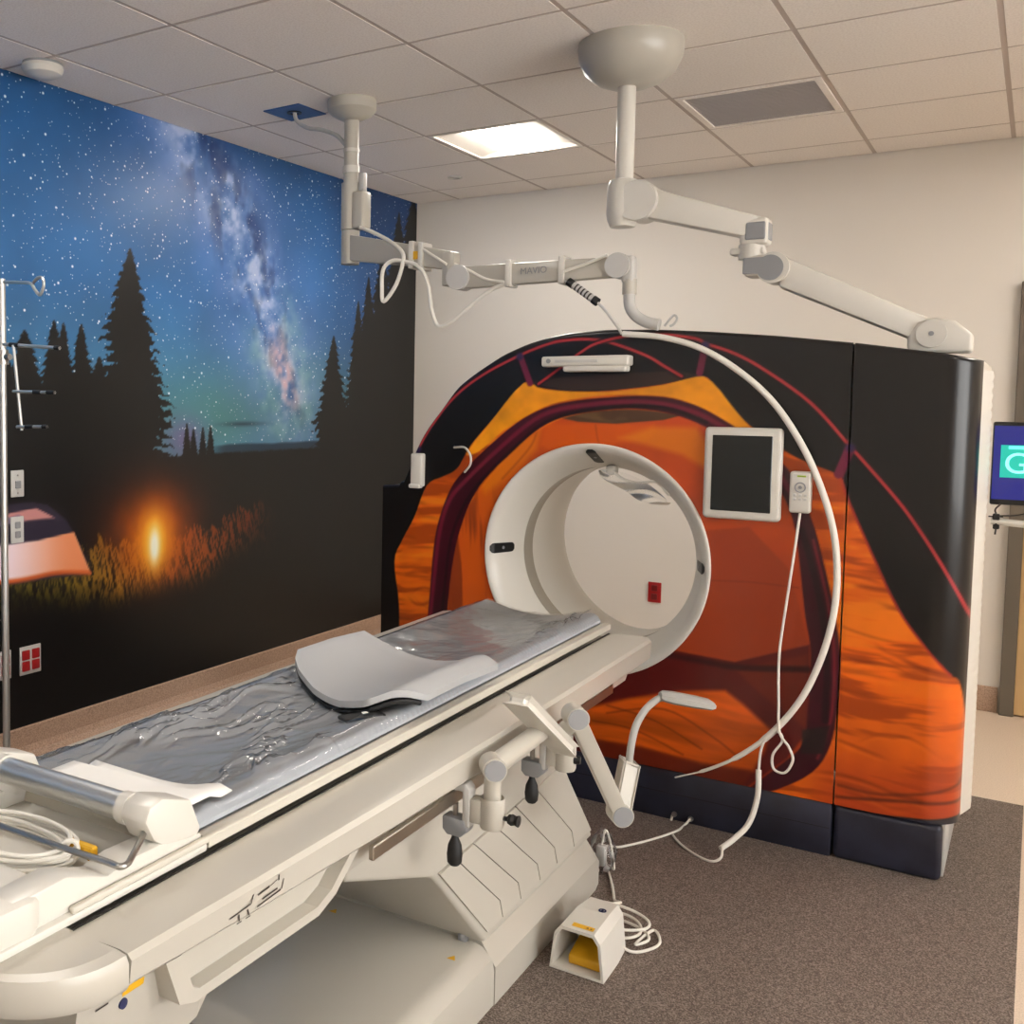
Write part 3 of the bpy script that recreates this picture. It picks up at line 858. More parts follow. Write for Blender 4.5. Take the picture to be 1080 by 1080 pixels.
    for ln, w_, col in (([(1.435, 0.471), (1.465, 0.800), (1.488, 1.003), (1.530, 1.133), (1.599, 1.216), (1.765, 1.370), (1.932, 1.495), (2.116, 1.538), (2.333, 1.551), (2.506, 1.519), (2.640, 1.450), (2.776, 1.346), (2.860, 1.226)], 0.009, (120, 28, 52)), ([(1.491, 0.439), (1.519, 0.806), (1.551, 1.008), (1.643, 1.187), (1.827, 1.372), (1.964, 1.477), (2.190, 1.528), (2.404, 1.531), (2.557, 1.479)], 0.006, (22, 8, 14)),
                       ([(2.888, 1.117), (2.944, 0.926), (2.982, 0.703), (2.985, 0.474)], 0.010, (28, 8, 14)), ([(2.925, 1.087), (2.981, 0.866), (3.007, 0.674), (3.003, 0.477), (2.967, 0.338)], 0.004, (140, 40, 50))):
        mixc(C, col, 0.85 * line_mask(X, Z, ln, w_, 0.006))
    mixc(C, (34, 26, 26), 0.9 * poly_mask(X, Z, [(2.915, 0.427), (3.003, 0.461), (2.984, 0.358), (2.915, 0.344)], 0.006))
    # dark mesh above the head band
    mixc(C, (52, 36, 30), poly_mask(X, Z, [(1.865, 1.620), (1.999, 1.642), (2.223, 1.656), (2.451, 1.665), (2.535, 1.648), (2.401, 1.617), (2.225, 1.596), (2.039, 1.591)], 0.004))
    # poles and straps
    P1 = [(1.377, 1.341), (1.391, 1.365), (1.444, 1.446), (1.548, 1.566), (1.675, 1.655), (1.830, 1.729), (1.937, 1.768), (2.014, 1.784), (2.109, 1.786), (2.194, 1.773), (2.332, 1.722), (2.399, 1.683), (2.465, 1.645)]
    P2 = [(1.913, 1.617), (2.017, 1.690), (2.080, 1.736), (2.146, 1.771), (2.269, 1.796), (2.395, 1.796), (2.507, 1.780), (2.551, 1.759), (2.646, 1.724), (2.746, 1.667), (2.898, 1.554), (3.026, 1.410), (3.170, 1.242), (3.239, 1.145), (3.301, 1.046), (3.353, 0.948), (3.410, 0.822)]
    for ln in (P1, P2):
        mixc(C, (34, 10, 14), line_mask(X, Z, ln, 0.011, 0.006))
        mixc(C, (176, 48, 52), line_mask(X, Z, ln, 0.0050, 0.003))
    for ln, w_ in (([(1.834, 1.725), (1.877, 1.620)], 0.013), ([(2.544, 1.755), (2.528, 1.658)], 0.013), ([(3.024, 1.401), (2.995, 1.317)], 0.016)):
        mixc(C, (112, 28, 58), line_mask(X, Z, ln, w_, 0.004))
    for c_ in ((1.830, 1.725), (2.544, 1.755), (3.026, 1.407), (1.377, 1.341)):
        mixc(C, (48, 34, 78), blob(X, Z, c_, 0.016, 0.016, 4))
    mixc(C, (184, 46, 40), 0.8 * line_mask(X, Z, [(3.002, 1.302), (3.028, 1.230), (3.096, 1.077), (3.188, 0.885), (3.274, 0.765), (3.344, 0.683)], 0.004, 0.004))
    # loose cord lines on the orange side
    mixc(C, (84, 30, 16), 0.8 * line_mask(X, Z, [(3.388, 0.264), (3.250, 0.251), (3.083, 0.225), (3.031, 0.219)], 0.005, 0.006))
    mixc(C, (96, 34, 14), 0.7 * line_mask(X, Z, [(3.035, 0.260), (3.167, 0.257), (3.355, 0.307), (3.390, 0.340)], 0.005, 0.006))
    # navy foot
    foot = [(1.204, 0.124), (1.666, 0.131), (2.079, 0.122), (2.449, 0.136), (2.719, 0.141), (3.027, 0.169), (3.375, 0.208), (3.436, 0.233), (3.449, -0.056), (2.458, -0.130), (1.214, -0.457)]
    nv = np.zeros((N, 3)); nv[:] = (32, 34, 48)
    nv *= (0.6 + 0.9 * fbm(X * 5, Z * 12, 3))[:, None]
    C += (nv - C) * poly_mask(X, Z, foot, 0.004)[:, None]
    return C

gantry = thing('ct_gantry', (2.30, 4.25, 0.0), 'big round-bored scanner gantry wrapped in an orange camping tent print', 'scanner')
M_WRAP = print_material('gantry_wrap', 0.30, 0.4, 0.12, 0.07)

def front_panel(name, xa, xb, nx, nz, zlo):
    xs_ = np.linspace(xa, xb, nx)
    tt = np.linspace(0, 1, nz)
    XX = np.repeat(xs_, nz)
    zt_ = ztop(XX)
    ZZ_ = zlo + np.tile(tt, nx) * (zt_ - zlo)
    yy = np.full(XX.shape, GY)
    e = 0.11                                       # the right edge rolls back
    t = np.clip((XX - (3.386 - e)) / e, 0, 0.999)
    yy += e * (1 - np.sqrt(1 - t * t))
    e2 = 0.014                                     # the upper edge rolls back
    t = np.clip((e2 - (zt_ - ZZ_)) / e2, 0, 0.999)
    yy += e2 * (1 - np.sqrt(1 - t * t))
    cl = paint_gantry(XX, ZZ_)
    cc = np.concatenate([lin(np.clip(cl, 0, 255)) * 0.92, np.ones((len(XX), 1))], 1)
    V_ = np.stack([XX, yy, ZZ_], 1)
    return grid_mesh(name, V_, nx, nz, M_WRAP, gantry, colors=cc,
                     keep=lambda c: np.hypot(c[:, 0] - GX, c[:, 2] - GZ) > 0.425)
fp = front_panel('front_cover', 1.205, 3.020, 410, 400, 0.19)
fp['label'] = 'front cover printed with the open tent door'
fp2 = front_panel('side_cover', 3.025, 3.386, 86, 400, 0.19)
fp2['label'] = 'glossy cover strip right of the vertical seam'

# body shell behind the printed covers
shell_x = np.concatenate([np.linspace(1.205, 3.37, 70)])
bm_ = MB()
YBK = 4.66
ring = [(x, float(ztop(x)) - 0.004) for x in shell_x]
vs_, fs_ = [], []
for x, z in ring:
    vs_ += [(x, GY + 0.036, z), (x, YBK - 0.05, z), (x, YBK, z - 0.05)]
for k in range(len(ring) - 1):
    a = 3 * k
    fs_ += [(a, a + 3, a + 4, a + 1), (a + 1, a + 4, a + 5, a + 2)]
bm_.add(vs_, fs_, True)
bm_.add([(1.205, GY + 0.002, 0.03), (1.205, YBK, 0.03), (1.205, YBK, 1.13), (1.205, GY + 0.036, 1.176), (1.205, GY + 0.002, 1.15)], [(0, 1, 2, 3, 4)])
bm_.build('top_cover', M_BLACK, gantry)
bk = MB()
vs_, fs_ = [], []
xs_ = np.linspace(1.205, 3.37, 90)
VB = np.array([(x, YBK, 0.03 + s * (float(ztop(x)) - 0.05 - 0.03)) for x in xs_ for s in np.linspace(0, 1, 70)])
grid_mesh('rear_cover', VB, 90, 70, M_WHITE, gantry, keep=lambda c: np.hypot(c[:, 0] - GX, c[:, 2] - GZ) > 0.485, flip=True)
# ribbed white flank
nu_, nv_ = 24, 240
uu = np.linspace(0, 1, nu_)
zz = np.linspace(0.20, 1.665, nv_)
VF = np.array([(3.384 + 0.034 * min(u * 8, 1.0) * 0.75 - 0.07 * u ** 2 + 0.004 * abs(math.sin(z * math.pi / 0.032)) * math.sin(math.pi * min(u * 2, 1.0)), GY + 0.115 + u * (YBK - GY - 0.115), z) for u in uu for z in zz])
fl = grid_mesh('flank_cover', VF, nu_, nv_, M_WHITE, gantry, flip=True)
fl['label'] = 'white ribbed cover on the flank'
MB().box((3.30, GY + 0.12, 1.655), (3.385, YBK - 0.06, 1.70), 0.012).build('flank_cap', M_WHITE, gantry)

# skirt
sk = MB()
sk.box((1.215, GY + 0.006, 0.0), (3.019, GY + 0.06, 0.188), 0.01).build('base_skirt', M_NAVY, gantry)
MB().box((1.215, GY + 0.0055, 0.100), (3.012, GY + 0.0065, 0.103)).build('skirt_joint', M_DARK, gantry)
MB().box((3.024, GY + 0.006, 0.0), (3.345, GY + 0.06, 0.188), 0.02, 4).build('base_skirt', M_NAVY, gantry)
MB().box((3.31, GY + 0.062, 0.0), (3.350, YBK - 0.02, 0.198), 0.004).build('flank_skirt', M_LGREY, gantry)
for px_ in ((2.491, 3.810, 0.027), (2.550, 3.810, 0.023)):
    MB().cyl((px_[0], GY + 0.008, px_[2]), (px_[0], GY - 0.004, px_[2]), 0.010, 0.009, 16).build('cable_port', M_STEEL, gantry)

# bore: flared ring, grey scan window, tunnel, rear flare
prof = [(0.430, 0.02), (0.4440, 0.006), (0.4470, -0.008), (0.4445, -0.012), (0.440, -0.014), (0.430, -0.010), (0.412, 0.006), (0.395, 0.045), (0.378, 0.085), (0.364, 0.120), (0.354, 0.148), (0.350, 0.160)]
br = MB().lathe(prof, (GX, GY, GZ), 'y', 128).build('bore_ring', M_WHITE, gantry, sharp=60)
MB().lathe([(0.350, 0.160), (0.351, 0.163), (0.351, 0.247), (0.350, 0.250)], (GX, GY, GZ), 'y', 96).build('scan_window', M_RINGGREY, gantry)
MB().lathe([(0.350, 0.250), (0.350, 0.43), (0.36, 0.52), (0.385, 0.66), (0.42, 0.78), (0.47, YBK - GY + 0.002), (0.53, YBK - GY + 0.004)], (GX, GY, GZ), 'y', 96).build('bore_tunnel', M_WHITE, gantry)
def on_flare(ang, dep):
    rr = np.interp(dep, [-0.012, 0.006, 0.045, 0.085, 0.120, 0.148], [0.430, 0.412, 0.395, 0.378, 0.364, 0.354])
    return Vector((GX + rr * math.cos(ang), GY + dep, GZ + rr * math.sin(ang))), rr
for ang in (math.radians(92), math.radians(179), math.radians(1)):
    lw = MB()                                         # laser window: a dark rounded strip let into the flare
    n_, w_ = 17, 0.020
    vs_, fs_ = [], []
    for k in range(n_):
        dep = -0.008 + 0.115 * k / (n_ - 1)
        e = min(k, n_ - 1 - k) / (n_ - 1) * 0.115
        hw = w_ * (1 if e > 0.015 else max(0.35, math.sqrt(max(0, 1 - ((0.015 - e) / 0.0165) ** 2))))
        for s in (-1, -0.5, 0, 0.5, 1):
            p, rr = on_flare(ang + s * hw / 0.39, dep)
            n_in = Vector((-math.cos(ang), -0.9, -math.sin(ang))).normalized()
            vs_.append(p + n_in * 0.0022)
    for k in range(n_ - 1):
        for s in range(4):
            a = k * 5 + s
            fs_.append((a, a + 1, a + 6, a + 5))
    lw.add(vs_, fs_, True)
    o = lw.build('laser_window', M_BLACK, br)
    ls = MB()
    p, rr = on_flare(ang, 0.050)
    n_in = Vector((-math.cos(ang), -0.4, -math.sin(ang))).normalized()
    tg = Vector((-math.sin(ang), 0, math.cos(ang)))
    ls.cyl(p + tg * 0.0, p + n_in * 0.004, 0.007, 0.006, 12).cyl(p + Vector((0, 0.016, 0)) - n_in * 0.002, p + Vector((0, 0.016, 0)) + n_in * 0.003, 0.006, 0.005, 12)
    ls.build('laser_lens', M_GREY, br)

# status bar at the top of the front cover
pa, pb = (1.950, 3.780, 1.737), (2.283, 3.780, 1.676)
sb = MB().box((1.945, GY - 0.055, 1.683), (2.285, GY + 0.01, 1.722), 0.008, 3, rot=Matrix.Rotation(math.radians(-0.5), 3, 'Y'))
o = sb.build('camera_bar', M_WHITE, gantry)
o['label'] = 'white bar housing above the bore'
MB().box((2.03, GY - 0.05, 1.662), (2.275, GY + 0.005, 1.688), 0.008, 3).build('lower_cover', M_WHITE, o)
MB().cyl((1.975, GY - 0.052, 1.703), (1.975, GY - 0.058, 1.703), 0.009).build('indicator', M_GREY, o)
MB().box((2.0, GY - 0.057, 1.697), (2.17, GY - 0.052, 1.709), 0.002, 1).build('trim_strip', M_LGREY, o)
# holder on the left side of the arch
hd = MB().box((1.356, GY - 0.028, 1.185), (1.412, GY + 0.02, 1.325), 0.008, 3).box((1.352, GY - 0.036, 1.178), (1.404, GY + 0.0, 1.196), 0.006, 2)
hd.build('side_holder', M_WHITE, gantry)
hk = MB().tube([(1.548, 3.810, 1.355), (1.611, 3.780, 1.358), (1.645, 3.765, 1.329), (1.646, 3.765, 1.291), (1.611, 3.785, 1.257)], 0.0045, 8)
hk.build('cable_hook', M_WHITE, gantry)

# ================================================================== THINGS ON THE GANTRY
tb = thing('tablet', (2.69, GY - 0.02, 1.14), 'white framed tablet with dark screen docked beside the scanner bore', 'tablet')
MB().box((2.560, GY - 0.034, 1.142), (2.822, GY - 0.001, 1.466), 0.016, 4).build('casing', M_WHITE, tb)
MB().box((2.590, GY - 0.0365, 1.172), (2.790, GY - 0.033, 1.438), 0.002, 1).build('screen', M_SCREENBLK, tb)
rm = thing('hand_remote', (2.882, GY - 0.02, 1.18), 'white hand remote with round keypad and cord docked beside the tablet', 'remote')
MB().box((2.848, GY - 0.036, 1.180), (2.917, GY - 0.001, 1.322), 0.010, 4).build('casing', M_WHITE, rm)
MB().lathe([(0.018, 0), (0.018, -0.002), (0.014, -0.002), (0.014, 0)], (2.883, GY - 0.0362, 1.268), 'y', 24).build('key_ring', M_GREY, rm)
MB().cyl((2.883, GY - 0.036, 1.268), (2.883, GY - 0.039, 1.268), 0.006).build('key', M_GREY, rm)
MB().box((2.872, GY - 0.038, 1.303), (2.900, GY - 0.035, 1.309), 0.001, 1).build('status_light', mat('lime_lamp', (170, 200, 70), 0.4), rm)
for kx in (2.866, 2.883, 2.900):
    for kz in (1.228, 1.242):
        MB().box((kx - 0.005, GY - 0.038, kz - 0.004), (kx + 0.005, GY - 0.035, kz + 0.004), 0.001, 1).build('key', M_LGREY, rm)
cd = MB().tube([(2.883, 3.79, 1.182), (2.873, 3.775, 1.048), (2.854, 3.770, 0.857), (2.839, 3.770, 0.690), (2.843, 3.770, 0.524), (2.851, 3.765, 0.420), (2.884, 3.758, 0.375), (2.899, 3.752, 0.334), (2.876, 3.752, 0.286), (2.839, 3.756, 0.290), (2.833, 3.762, 0.337), (2.860, 3.768, 0.388), (2.849, 3.776, 0.414), (2.818, 3.775, 0.408), (2.793, 3.770, 0.347), (2.789, 3.760, 0.264)], 0.0045, 8, 8)
cd.build('cord', M_CABLE, rm)
MB().tube([(2.789, 3.760, 0.275), (2.793, 3.740, 0.187), (2.777, 3.700, 0.102), (2.743, 3.650, 0.057), (2.709, 3.600, 0.029)], 0.0095, 10).build('cord_sleeve', M_CABLE, rm)
MB().tube([(2.715, 3.600, 0.038), (2.723, 3.545, 0.020), (2.690, 3.532, 0.006), (2.616, 3.570, 0.006), (2.544, 3.640, 0.010), (2.484, 3.790, -0.015), (2.483, 3.815, 0.020)], 0.0045, 8, 8).build('cord_end', M_CABLE, rm)

# wrapped sensor hanging in the top of the bore
ws = thing('wrapped_cable', (2.20, GY + 0.08, 1.25), 'coiled cable in a clear plastic bag hanging inside the top of the bore', 'cable')
MB().box((2.155, GY + 0.10, 1.268), (2.195, GY + 0.15, 1.304), 0.012, 3).build('plug', M_WHITE, ws)
MB().tube([(2.18, GY + 0.11, 1.285), (2.22, GY + 0.11, 1.255), (2.28, GY + 0.12, 1.240), (2.35, GY + 0.12, 1.248), (2.40, GY + 0.12, 1.20)], 0.006, 8).build('cable', M_CABLE, ws)
nu_, nv_ = 30, 12
VP = []
for a in range(nu_):
    u = a / (nu_ - 1)
    for b in range(nv_):
        v = b / (nv_ - 1)
        x = 2.13 + 0.27 * u
        zt_ = GZ + math.sqrt(max(0, 0.348 ** 2 - (x - GX) ** 2))
        dep = 0.075 * (math.sin(math.pi * u) ** 0.6) + 0.008
        VP.append((x, GY + 0.10 + 0.03 * math.sin(9 * u + 5 * v) * v + 0.02 * v, zt_ - 0.004 - v * dep))
o = grid_mesh('plastic_bag', np.array(VP), nu_, nv_, M_BAG, ws)

# thick white hose looping over the front of the gantry
hose = MB().tube([(2.251, 3.790, 1.802), (2.403, 3.785, 1.784), (2.540, 3.780, 1.741), (2.671, 3.780, 1.660), (2.784, 3.780, 1.556), (2.879, 3.780, 1.416), (2.947, 3.780, 1.269), (2.990, 3.780, 1.128), (3.007, 3.780, 0.986), (3.001, 3.780, 0.841), (2.969, 3.780, 0.691), (2.913, 3.780, 0.544), (2.826, 3.780, 0.411), (2.720, 3.780, 0.305), (2.606, 3.788, 0.227), (2.493, 3.798, 0.171)], [0.0112] * 13 + [0.009, 0.006, 0.003], 12, 8)
hose.build('hose', M_CABLE, label='thick pale hose curving down across the tent printed front of the scanner', cat='hose')
bpy.context.view_layer.update()
# ================================================================== PATIENT TABLE
CX = 2.155
table = thing('patient_table', TR((CX, 2.6, 0.0)), 'long cream patient table on a slanted pedestal reaching towards the scanner bore', 'table')

def loft(name, stations, material, parent, xf=TR, smooth=True, sharp=35):
    """stations: list of (y, [(x, z), ...]) closed profiles of equal length"""
    mb = MB(xf)
    n = len(stations[0][1])
    vs_ = [(x, y, z) for y, pr in stations for x, z in pr]
    fs_ = []
    for k in range(len(stations) - 1):
        for a in range(n):
            b = (a + 1) % n
            fs_.append((k * n + a, k * n + b, (k + 1) * n + b, (k + 1) * n + a))
    fs_.append(tuple(range(n)))
    fs_.append(tuple((len(stations) - 1) * n + a for a in reversed(range(n))))
    mb.add(vs_, fs_, smooth)
    bm = bmesh.new()
    V_ = [bm.verts.new(v) for v in mb.v]
    for f in mb.f:
        try: bm.faces.new([V_[i] for i in f])
        except ValueError: pass
    bmesh.ops.recalc_face_normals(bm, faces=list(bm.faces))
    out = MB(xf)
    out.bm(bm, smooth)
    return out.build(name, material, parent, sharp=sharp)

def housing_profile(hw, zl):
    r = [(0.246, 0.745), (0.246, 0.772), (hw - 0.022, 0.776), (hw - 0.008, 0.774), (hw, 0.766), (hw - 0.004, zl + 0.008), (hw - 0.012, zl), (hw - 0.05, zl - 0.010), (0.315, 0.672), (0.300, 0.620)]
    return [(CX + u, z) for u, z in r] + [(CX - u, z) for u, z in reversed(r)]
loft('housing', [(0.99, housing_profile(0.366, 0.724)), (1.30, housing_profile(0.374, 0.716)), (1.7, housing_profile(0.382, 0.708)), (2.3, housing_profile(0.388, 0.703)), (3.355, housing_profile(0.388, 0.703)), (3.37, housing_profile(0.380, 0.706))], M_CREAM, table)
# rounded foot cap
nose = []
for (s, z) in ((0.955, 0.722), (0.985, 0.724), (1.0, 0.733), (1.0, 0.764), (0.985, 0.775), (0.93, 0.778)):
    row = []
    for k in range(33):
        t = math.pi * k / 32
        c, sn = math.cos(t), math.sin(t)
        row.append((CX + s * 0.366 * abs(c) ** 0.75 * (1 if c > 0 else -1), 0.985 - s * 0.185 * abs(sn) ** 0.8, z))
    nose.append(row)
fc = MB(TR)
vs_ = [p for r in nose for p in r]
fs_ = []
for i in range(len(nose) - 1):
    for k in range(32):
        fs_.append((i * 33 + k, i * 33 + k + 1, (i + 1) * 33 + k + 1, (i + 1) * 33 + k))
fs_.append(tuple(range(33)))
fs_.append(tuple(5 * 33 + k for k in reversed(range(33))))
for i in range(len(nose) - 1):
    fs_.append((i * 33 + 32, i * 33, (i + 1) * 33, (i + 1) * 33 + 32))
fc.add(vs_, fs_, True)
fcap = fc.build('foot_cap', M_CREAM, table)
# lower chassis under the foot end
lc = loft('lower_chassis', [(0.93, [(CX - 0.285, 0.50), (CX + 0.285, 0.50), (CX + 0.325, 0.725), (CX - 0.325, 0.725)]), (1.22, [(CX - 0.285, 0.54), (CX + 0.285, 0.54), (CX + 0.325, 0.725), (CX - 0.325, 0.725)]), (1.45, [(CX - 0.20, 0.66), (CX + 0.20, 0.66), (CX + 0.25, 0.70), (CX - 0.25, 0.70)])], M_CREAM, table, smooth=False)
n_ = Vector((0.98, 0, -0.196))
def chassis_pt(y, z):
    return CX + 0.2865 + (z - 0.50) * 0.178
for (ya, yb, za, zb, mm, nm) in ((1.018, 1.062, 0.684, 0.706, M_YLABEL, 'yellow_label'), (0.955, 0.995, 0.700, 0.704, M_INK, 'printed_line'), (0.965, 0.99, 0.688, 0.691, M_INK, 'printed_line')):
    MB(TR).add([(chassis_pt(ya, za), ya, za), (chassis_pt(yb, za), yb, za), (chassis_pt(yb, zb), yb, zb), (chassis_pt(ya, zb), ya, zb)], [(0, 1, 2, 3)]).build(nm, mm, lc)
MB(TR).cyl((chassis_pt(1.02, 0.672) - 0.002, 1.022, 0.672), (chassis_pt(1.02, 0.672) + 0.0015, 1.022, 0.672), 0.008, None, 20).build('round_badge', M_BLUEINK, lc)

# side pocket
pk = MB(TR)
po = [(1.075, 0.718), (1.105, 0.640), (1.14, 0.627), (1.475, 0.622), (1.53, 0.640), (1.62, 0.706)]
pi_ = [(1.11, 0.716), (1.135, 0.654), (1.15, 0.645), (1.470, 0.640), (1.515, 0.654), (1.585, 0.704)]
xo, xi = CX + 0.352, CX + 0.322
vs_, fs_ = [], []
for (y, z) in po: vs_.append((xo, y, z))
for (y, z) in pi_: vs_.append((xo, y, z))
for (y, z) in pi_: vs_.append((xi, y, z))
for (y, z) in po: vs_.append((xi - 0.012, y, z))
for k in range(5):
    fs_ += [(k, k + 1, 7 + k, 6 + k), (6 + k, 7 + k, 13 + k, 12 + k), (18 + k, 19 + k, k + 1, k)]
fs_.append((12, 13, 14, 15, 16, 17))
pk.add(vs_, fs_, False)
pk.build('side_pocket', M_CREAM, table)

# printed pictograms on the housing flank
def flank(y, z):
    w = np.interp(y, [0.99, 1.3, 1.7, 2.3], [0.366, 0.374, 0.382, 0.388])
    return (CX + w + 0.0008 - (0.764 - z) * 0.077, y, z)
ik = MB(TR)
for ya, za, yb, zb, t_ in ((1.20, 0.738, 1.252, 0.742, 0.0022), (1.252, 0.742, 1.256, 0.756, 0.0022), (1.222, 0.736, 1.224, 0.724, 0.003), (1.218, 0.722, 1.230, 0.722, 0.0018), (1.243, 0.736, 1.248, 0.724, 0.003), (1.240, 0.722, 1.252, 0.722, 0.0018),
                         (1.268, 0.750, 1.298, 0.753, 0.003), (1.300, 0.753, 1.318, 0.757, 0.0012), (1.322, 0.754, 1.322, 0.764, 0.003), (1.268, 0.730, 1.330, 0.735, 0.0025), (1.280, 0.738, 1.320, 0.741, 0.0025), (1.332, 0.735, 1.336, 0.752, 0.0018)):
    d = Vector((yb - ya, zb - za)); d.normalize(); nn = Vector((-d.y, d.x)) * t_ * 0.62
    q_ = [(ya + nn.x, za + nn.y), (ya - nn.x, za - nn.y), (yb - nn.x, zb - nn.y), (yb + nn.x, zb + nn.y)]
    ik.add([flank(*p) for p in q_], [(0, 1, 2, 3)])
ik.build('pictograms', M_INK, table)

# pedestal
ped = MB(TR)
def side(yz, u, flip):
    return [(CX + u_, y, z) for (y, z, u_) in yz]
px = [(2.335, 0.165, 0.285), (3.135, 0.165, 0.285), (2.965, 0.445, 0.245), (2.12, 0.41, 0.245), (1.74, 0.545, 0.240), (1.70, 0.64, 0.240), (3.02, 0.64, 0.240)]
vs_ = [(CX + u, y, z) for y, z, u in px] + [(CX - u, y, z) for y, z, u in px]
fs_ = [(0, 1, 2, 3), (3, 2, 6, 5, 4), (7, 10, 9, 8), (10, 11, 12, 13, 9), (0, 3, 10, 7), (3, 4, 11, 10), (4, 5, 12, 11), (1, 8, 9, 2), (2, 9, 13, 6), (0, 7, 8, 1), (5, 6, 13, 12)]
bm = bmesh.new()
V_ = [bm.verts.new(v) for v in vs_]
for f in fs_: bm.faces.new([V_[i] for i in f])
bmesh.ops.recalc_face_normals(bm, faces=list(bm.faces))
bmesh.ops.bevel(bm, geom=[e for e in bm.edges if e.calc_face_angle(0) > 0.3], offset=0.012, segments=3, affect='EDGES', profile=0.5)
ped.bm(bm, True)
pedo = ped.build('pedestal', M_CREAM, table)
# lamella panels of the flank, each its own plate
lx = [(2.20, 2.43), (2.315, 2.56), (2.445, 2.69), (2.585, 2.825), (2.735, 2.965)]
edges_t = [2.135, 2.225, 2.325, 2.450, 2.590, 2.735, 2.945]
edges_b = [2.345, 2.440, 2.560, 2.695, 2.825, 2.965, 3.118]
def lam(y, s):                                     # s 0 at the crease, 1 at the foot
    z = 0.415 - s * 0.225 + (y - 2.135) * 0.036 * (1 - s)
    u = 0.2475 + 0.0385 * (0.44 - z) / 0.275
    return u, z
for k in range(6):
    g = 0.0022
    ta, tb2, ba, bb = edges_t[k] + g, edges_t[k + 1] - g, edges_b[k] + g, edges_b[k + 1] - g
    p = []
    for s, ya, yb in ((0.0, ta, tb2), (0.80, ta + (0.80 if k == 0 else 0.97) * (ba - ta), tb2 + (0.80 if k == 5 else 0.97) * (bb - tb2)), (1.0, ba, bb)):
        ua, za = lam(ya, s); ub, zb = lam(yb, s)
        p.append(((CX + ua, ya, za), (CX + ub, yb, zb)))
    L = MB(TR)
    vs_ = []
    for (a, b) in p:
        vs_ += [(a[0] + 0.003, a[1], a[2]), (b[0] + 0.003, b[1], b[2])]
    for (a, b) in p:
        vs_ += [(a[0] - 0.004, a[1], a[2]), (b[0] - 0.004, b[1], b[2])]
    fs_ = [(0, 1, 3, 2), (2, 3, 5, 4), (0, 2, 8, 6), (2, 4, 10, 8), (1, 7, 9, 3), (3, 9, 11, 5), (0, 6, 7, 1), (4, 5, 11, 10)]
    L.add(vs_, fs_).build('flank_panel', M_CREAM, pedo)
MB(TR).add([(CX + lam(2.16, 0.0)[0] - 0.0005, 2.16, lam(2.16, 0)[1]), (CX + lam(2.90, 0)[0] - 0.0005, 2.90, lam(2.90, 0)[1]), (CX + lam(3.08, 1)[0] - 0.0005, 3.08, lam(3.08, 1)[1]), (CX + lam(2.385, 1)[0] - 0.0005, 2.385, lam(2.385, 1)[1])], [(0, 1, 2, 3)]).build('panel_backing', M_DARK, pedo)

# plinth below the pedestal with chamfered flanks
def plinth_profile(hw, zt_, ch=0.05, zc=0.07):
    r = [(hw - 0.004, 0.0), (hw, 0.006), (hw, zt_ - zc), (hw - ch, zt_), (0.0, zt_)]
    return [(CX + u, z) for u, z in r] + [(CX - u, z) for u, z in reversed(r[:-1])]
loft('plinth', [(2.345, plinth_profile(0.310, 0.175)), (3.10, plinth_profile(0.310, 0.175)), (3.15, plinth_profile(0.302, 0.165, 0.06, 0.085)), (3.165, plinth_profile(0.285, 0.12, 0.05, 0.07))], M_CREAM, table, sharp=25)
# flat foot plate in front of the pedestal
def plate_xy(inset):
    x0_, x1_, y0_, y1_, r_ = CX - 0.285 + inset, CX + 0.308 - inset, 1.70 + inset, 2.342, 0.09 - inset
    P = [(x1_, y1_), (x0_, y1_)]
    for k in range(9):
        t = math.pi + math.pi / 2 * k / 8
        P.append((x0_ + r_ + r_ * math.cos(t), y0_ + r_ + r_ * math.sin(t)))
    for k in range(9):
        t = 1.5 * math.pi + math.pi / 2 * k / 8
        P.append((x1_ - r_ + r_ * math.cos(t), y0_ + r_ + r_ * math.sin(t)))
    return P
fp_ = MB(TR)
lv = [(0.0, 0.006), (0.006, 0.0), (0.095, 0.0), (0.125, 0.006), (0.150, 0.035), (0.156, 0.055)]
rows = [[(x, y, z) for x, y in plate_xy(i_)] for z, i_ in lv]
n_ = len(rows[0])
vs_ = [p for r in rows for p in r]
fs_ = []
for i in range(len(rows) - 1):
    for k in range(n_):
        l = (k + 1) % n_
        fs_.append((i * n_ + l, i * n_ + k, (i + 1) * n_ + k, (i + 1) * n_ + l))
fs_.append(tuple((len(rows) - 1) * n_ + k for k in reversed(range(n_))))
fp_.add(vs_, fs_, True)
plate = fp_.build('foot_plate', M_CREAM, table, sharp=28)
for (x, y) in ((2.395, 2.24), (2.02, 2.27)):
    MB(TR).add([(x - 0.012, y - 0.010, 0.1572), (x + 0.012, y - 0.010, 0.1572), (x, y + 0.012, 0.1572)], [(0, 1, 2)]).build('warning_label', M_YLABEL, plate)
MB(TR).box((CX + 0.21, 2.325, 0.15), (CX + 0.235, 2.345, 0.176), 0.005).build('hinge_foot', M_GREY, table)

# accessory rail
RX = CX + 0.345
rail = MB(TR).box((RX - 0.006, 1.665, 0.650), (RX + 0.006, 3.09, 0.679), 0.002, 1).build('accessory_rail', M_RAIL, table)
for y in (1.80, 2.28, 2.95):
    MB(TR).box((RX - 0.05, y - 0.012, 0.655), (RX - 0.005, y + 0.012, 0.674), 0.003, 1).box((RX - 0.055, y - 0.014, 0.655), (RX - 0.043, y + 0.014, 0.70), 0.003, 1).build('rail_bracket', M_CREAM, rail)

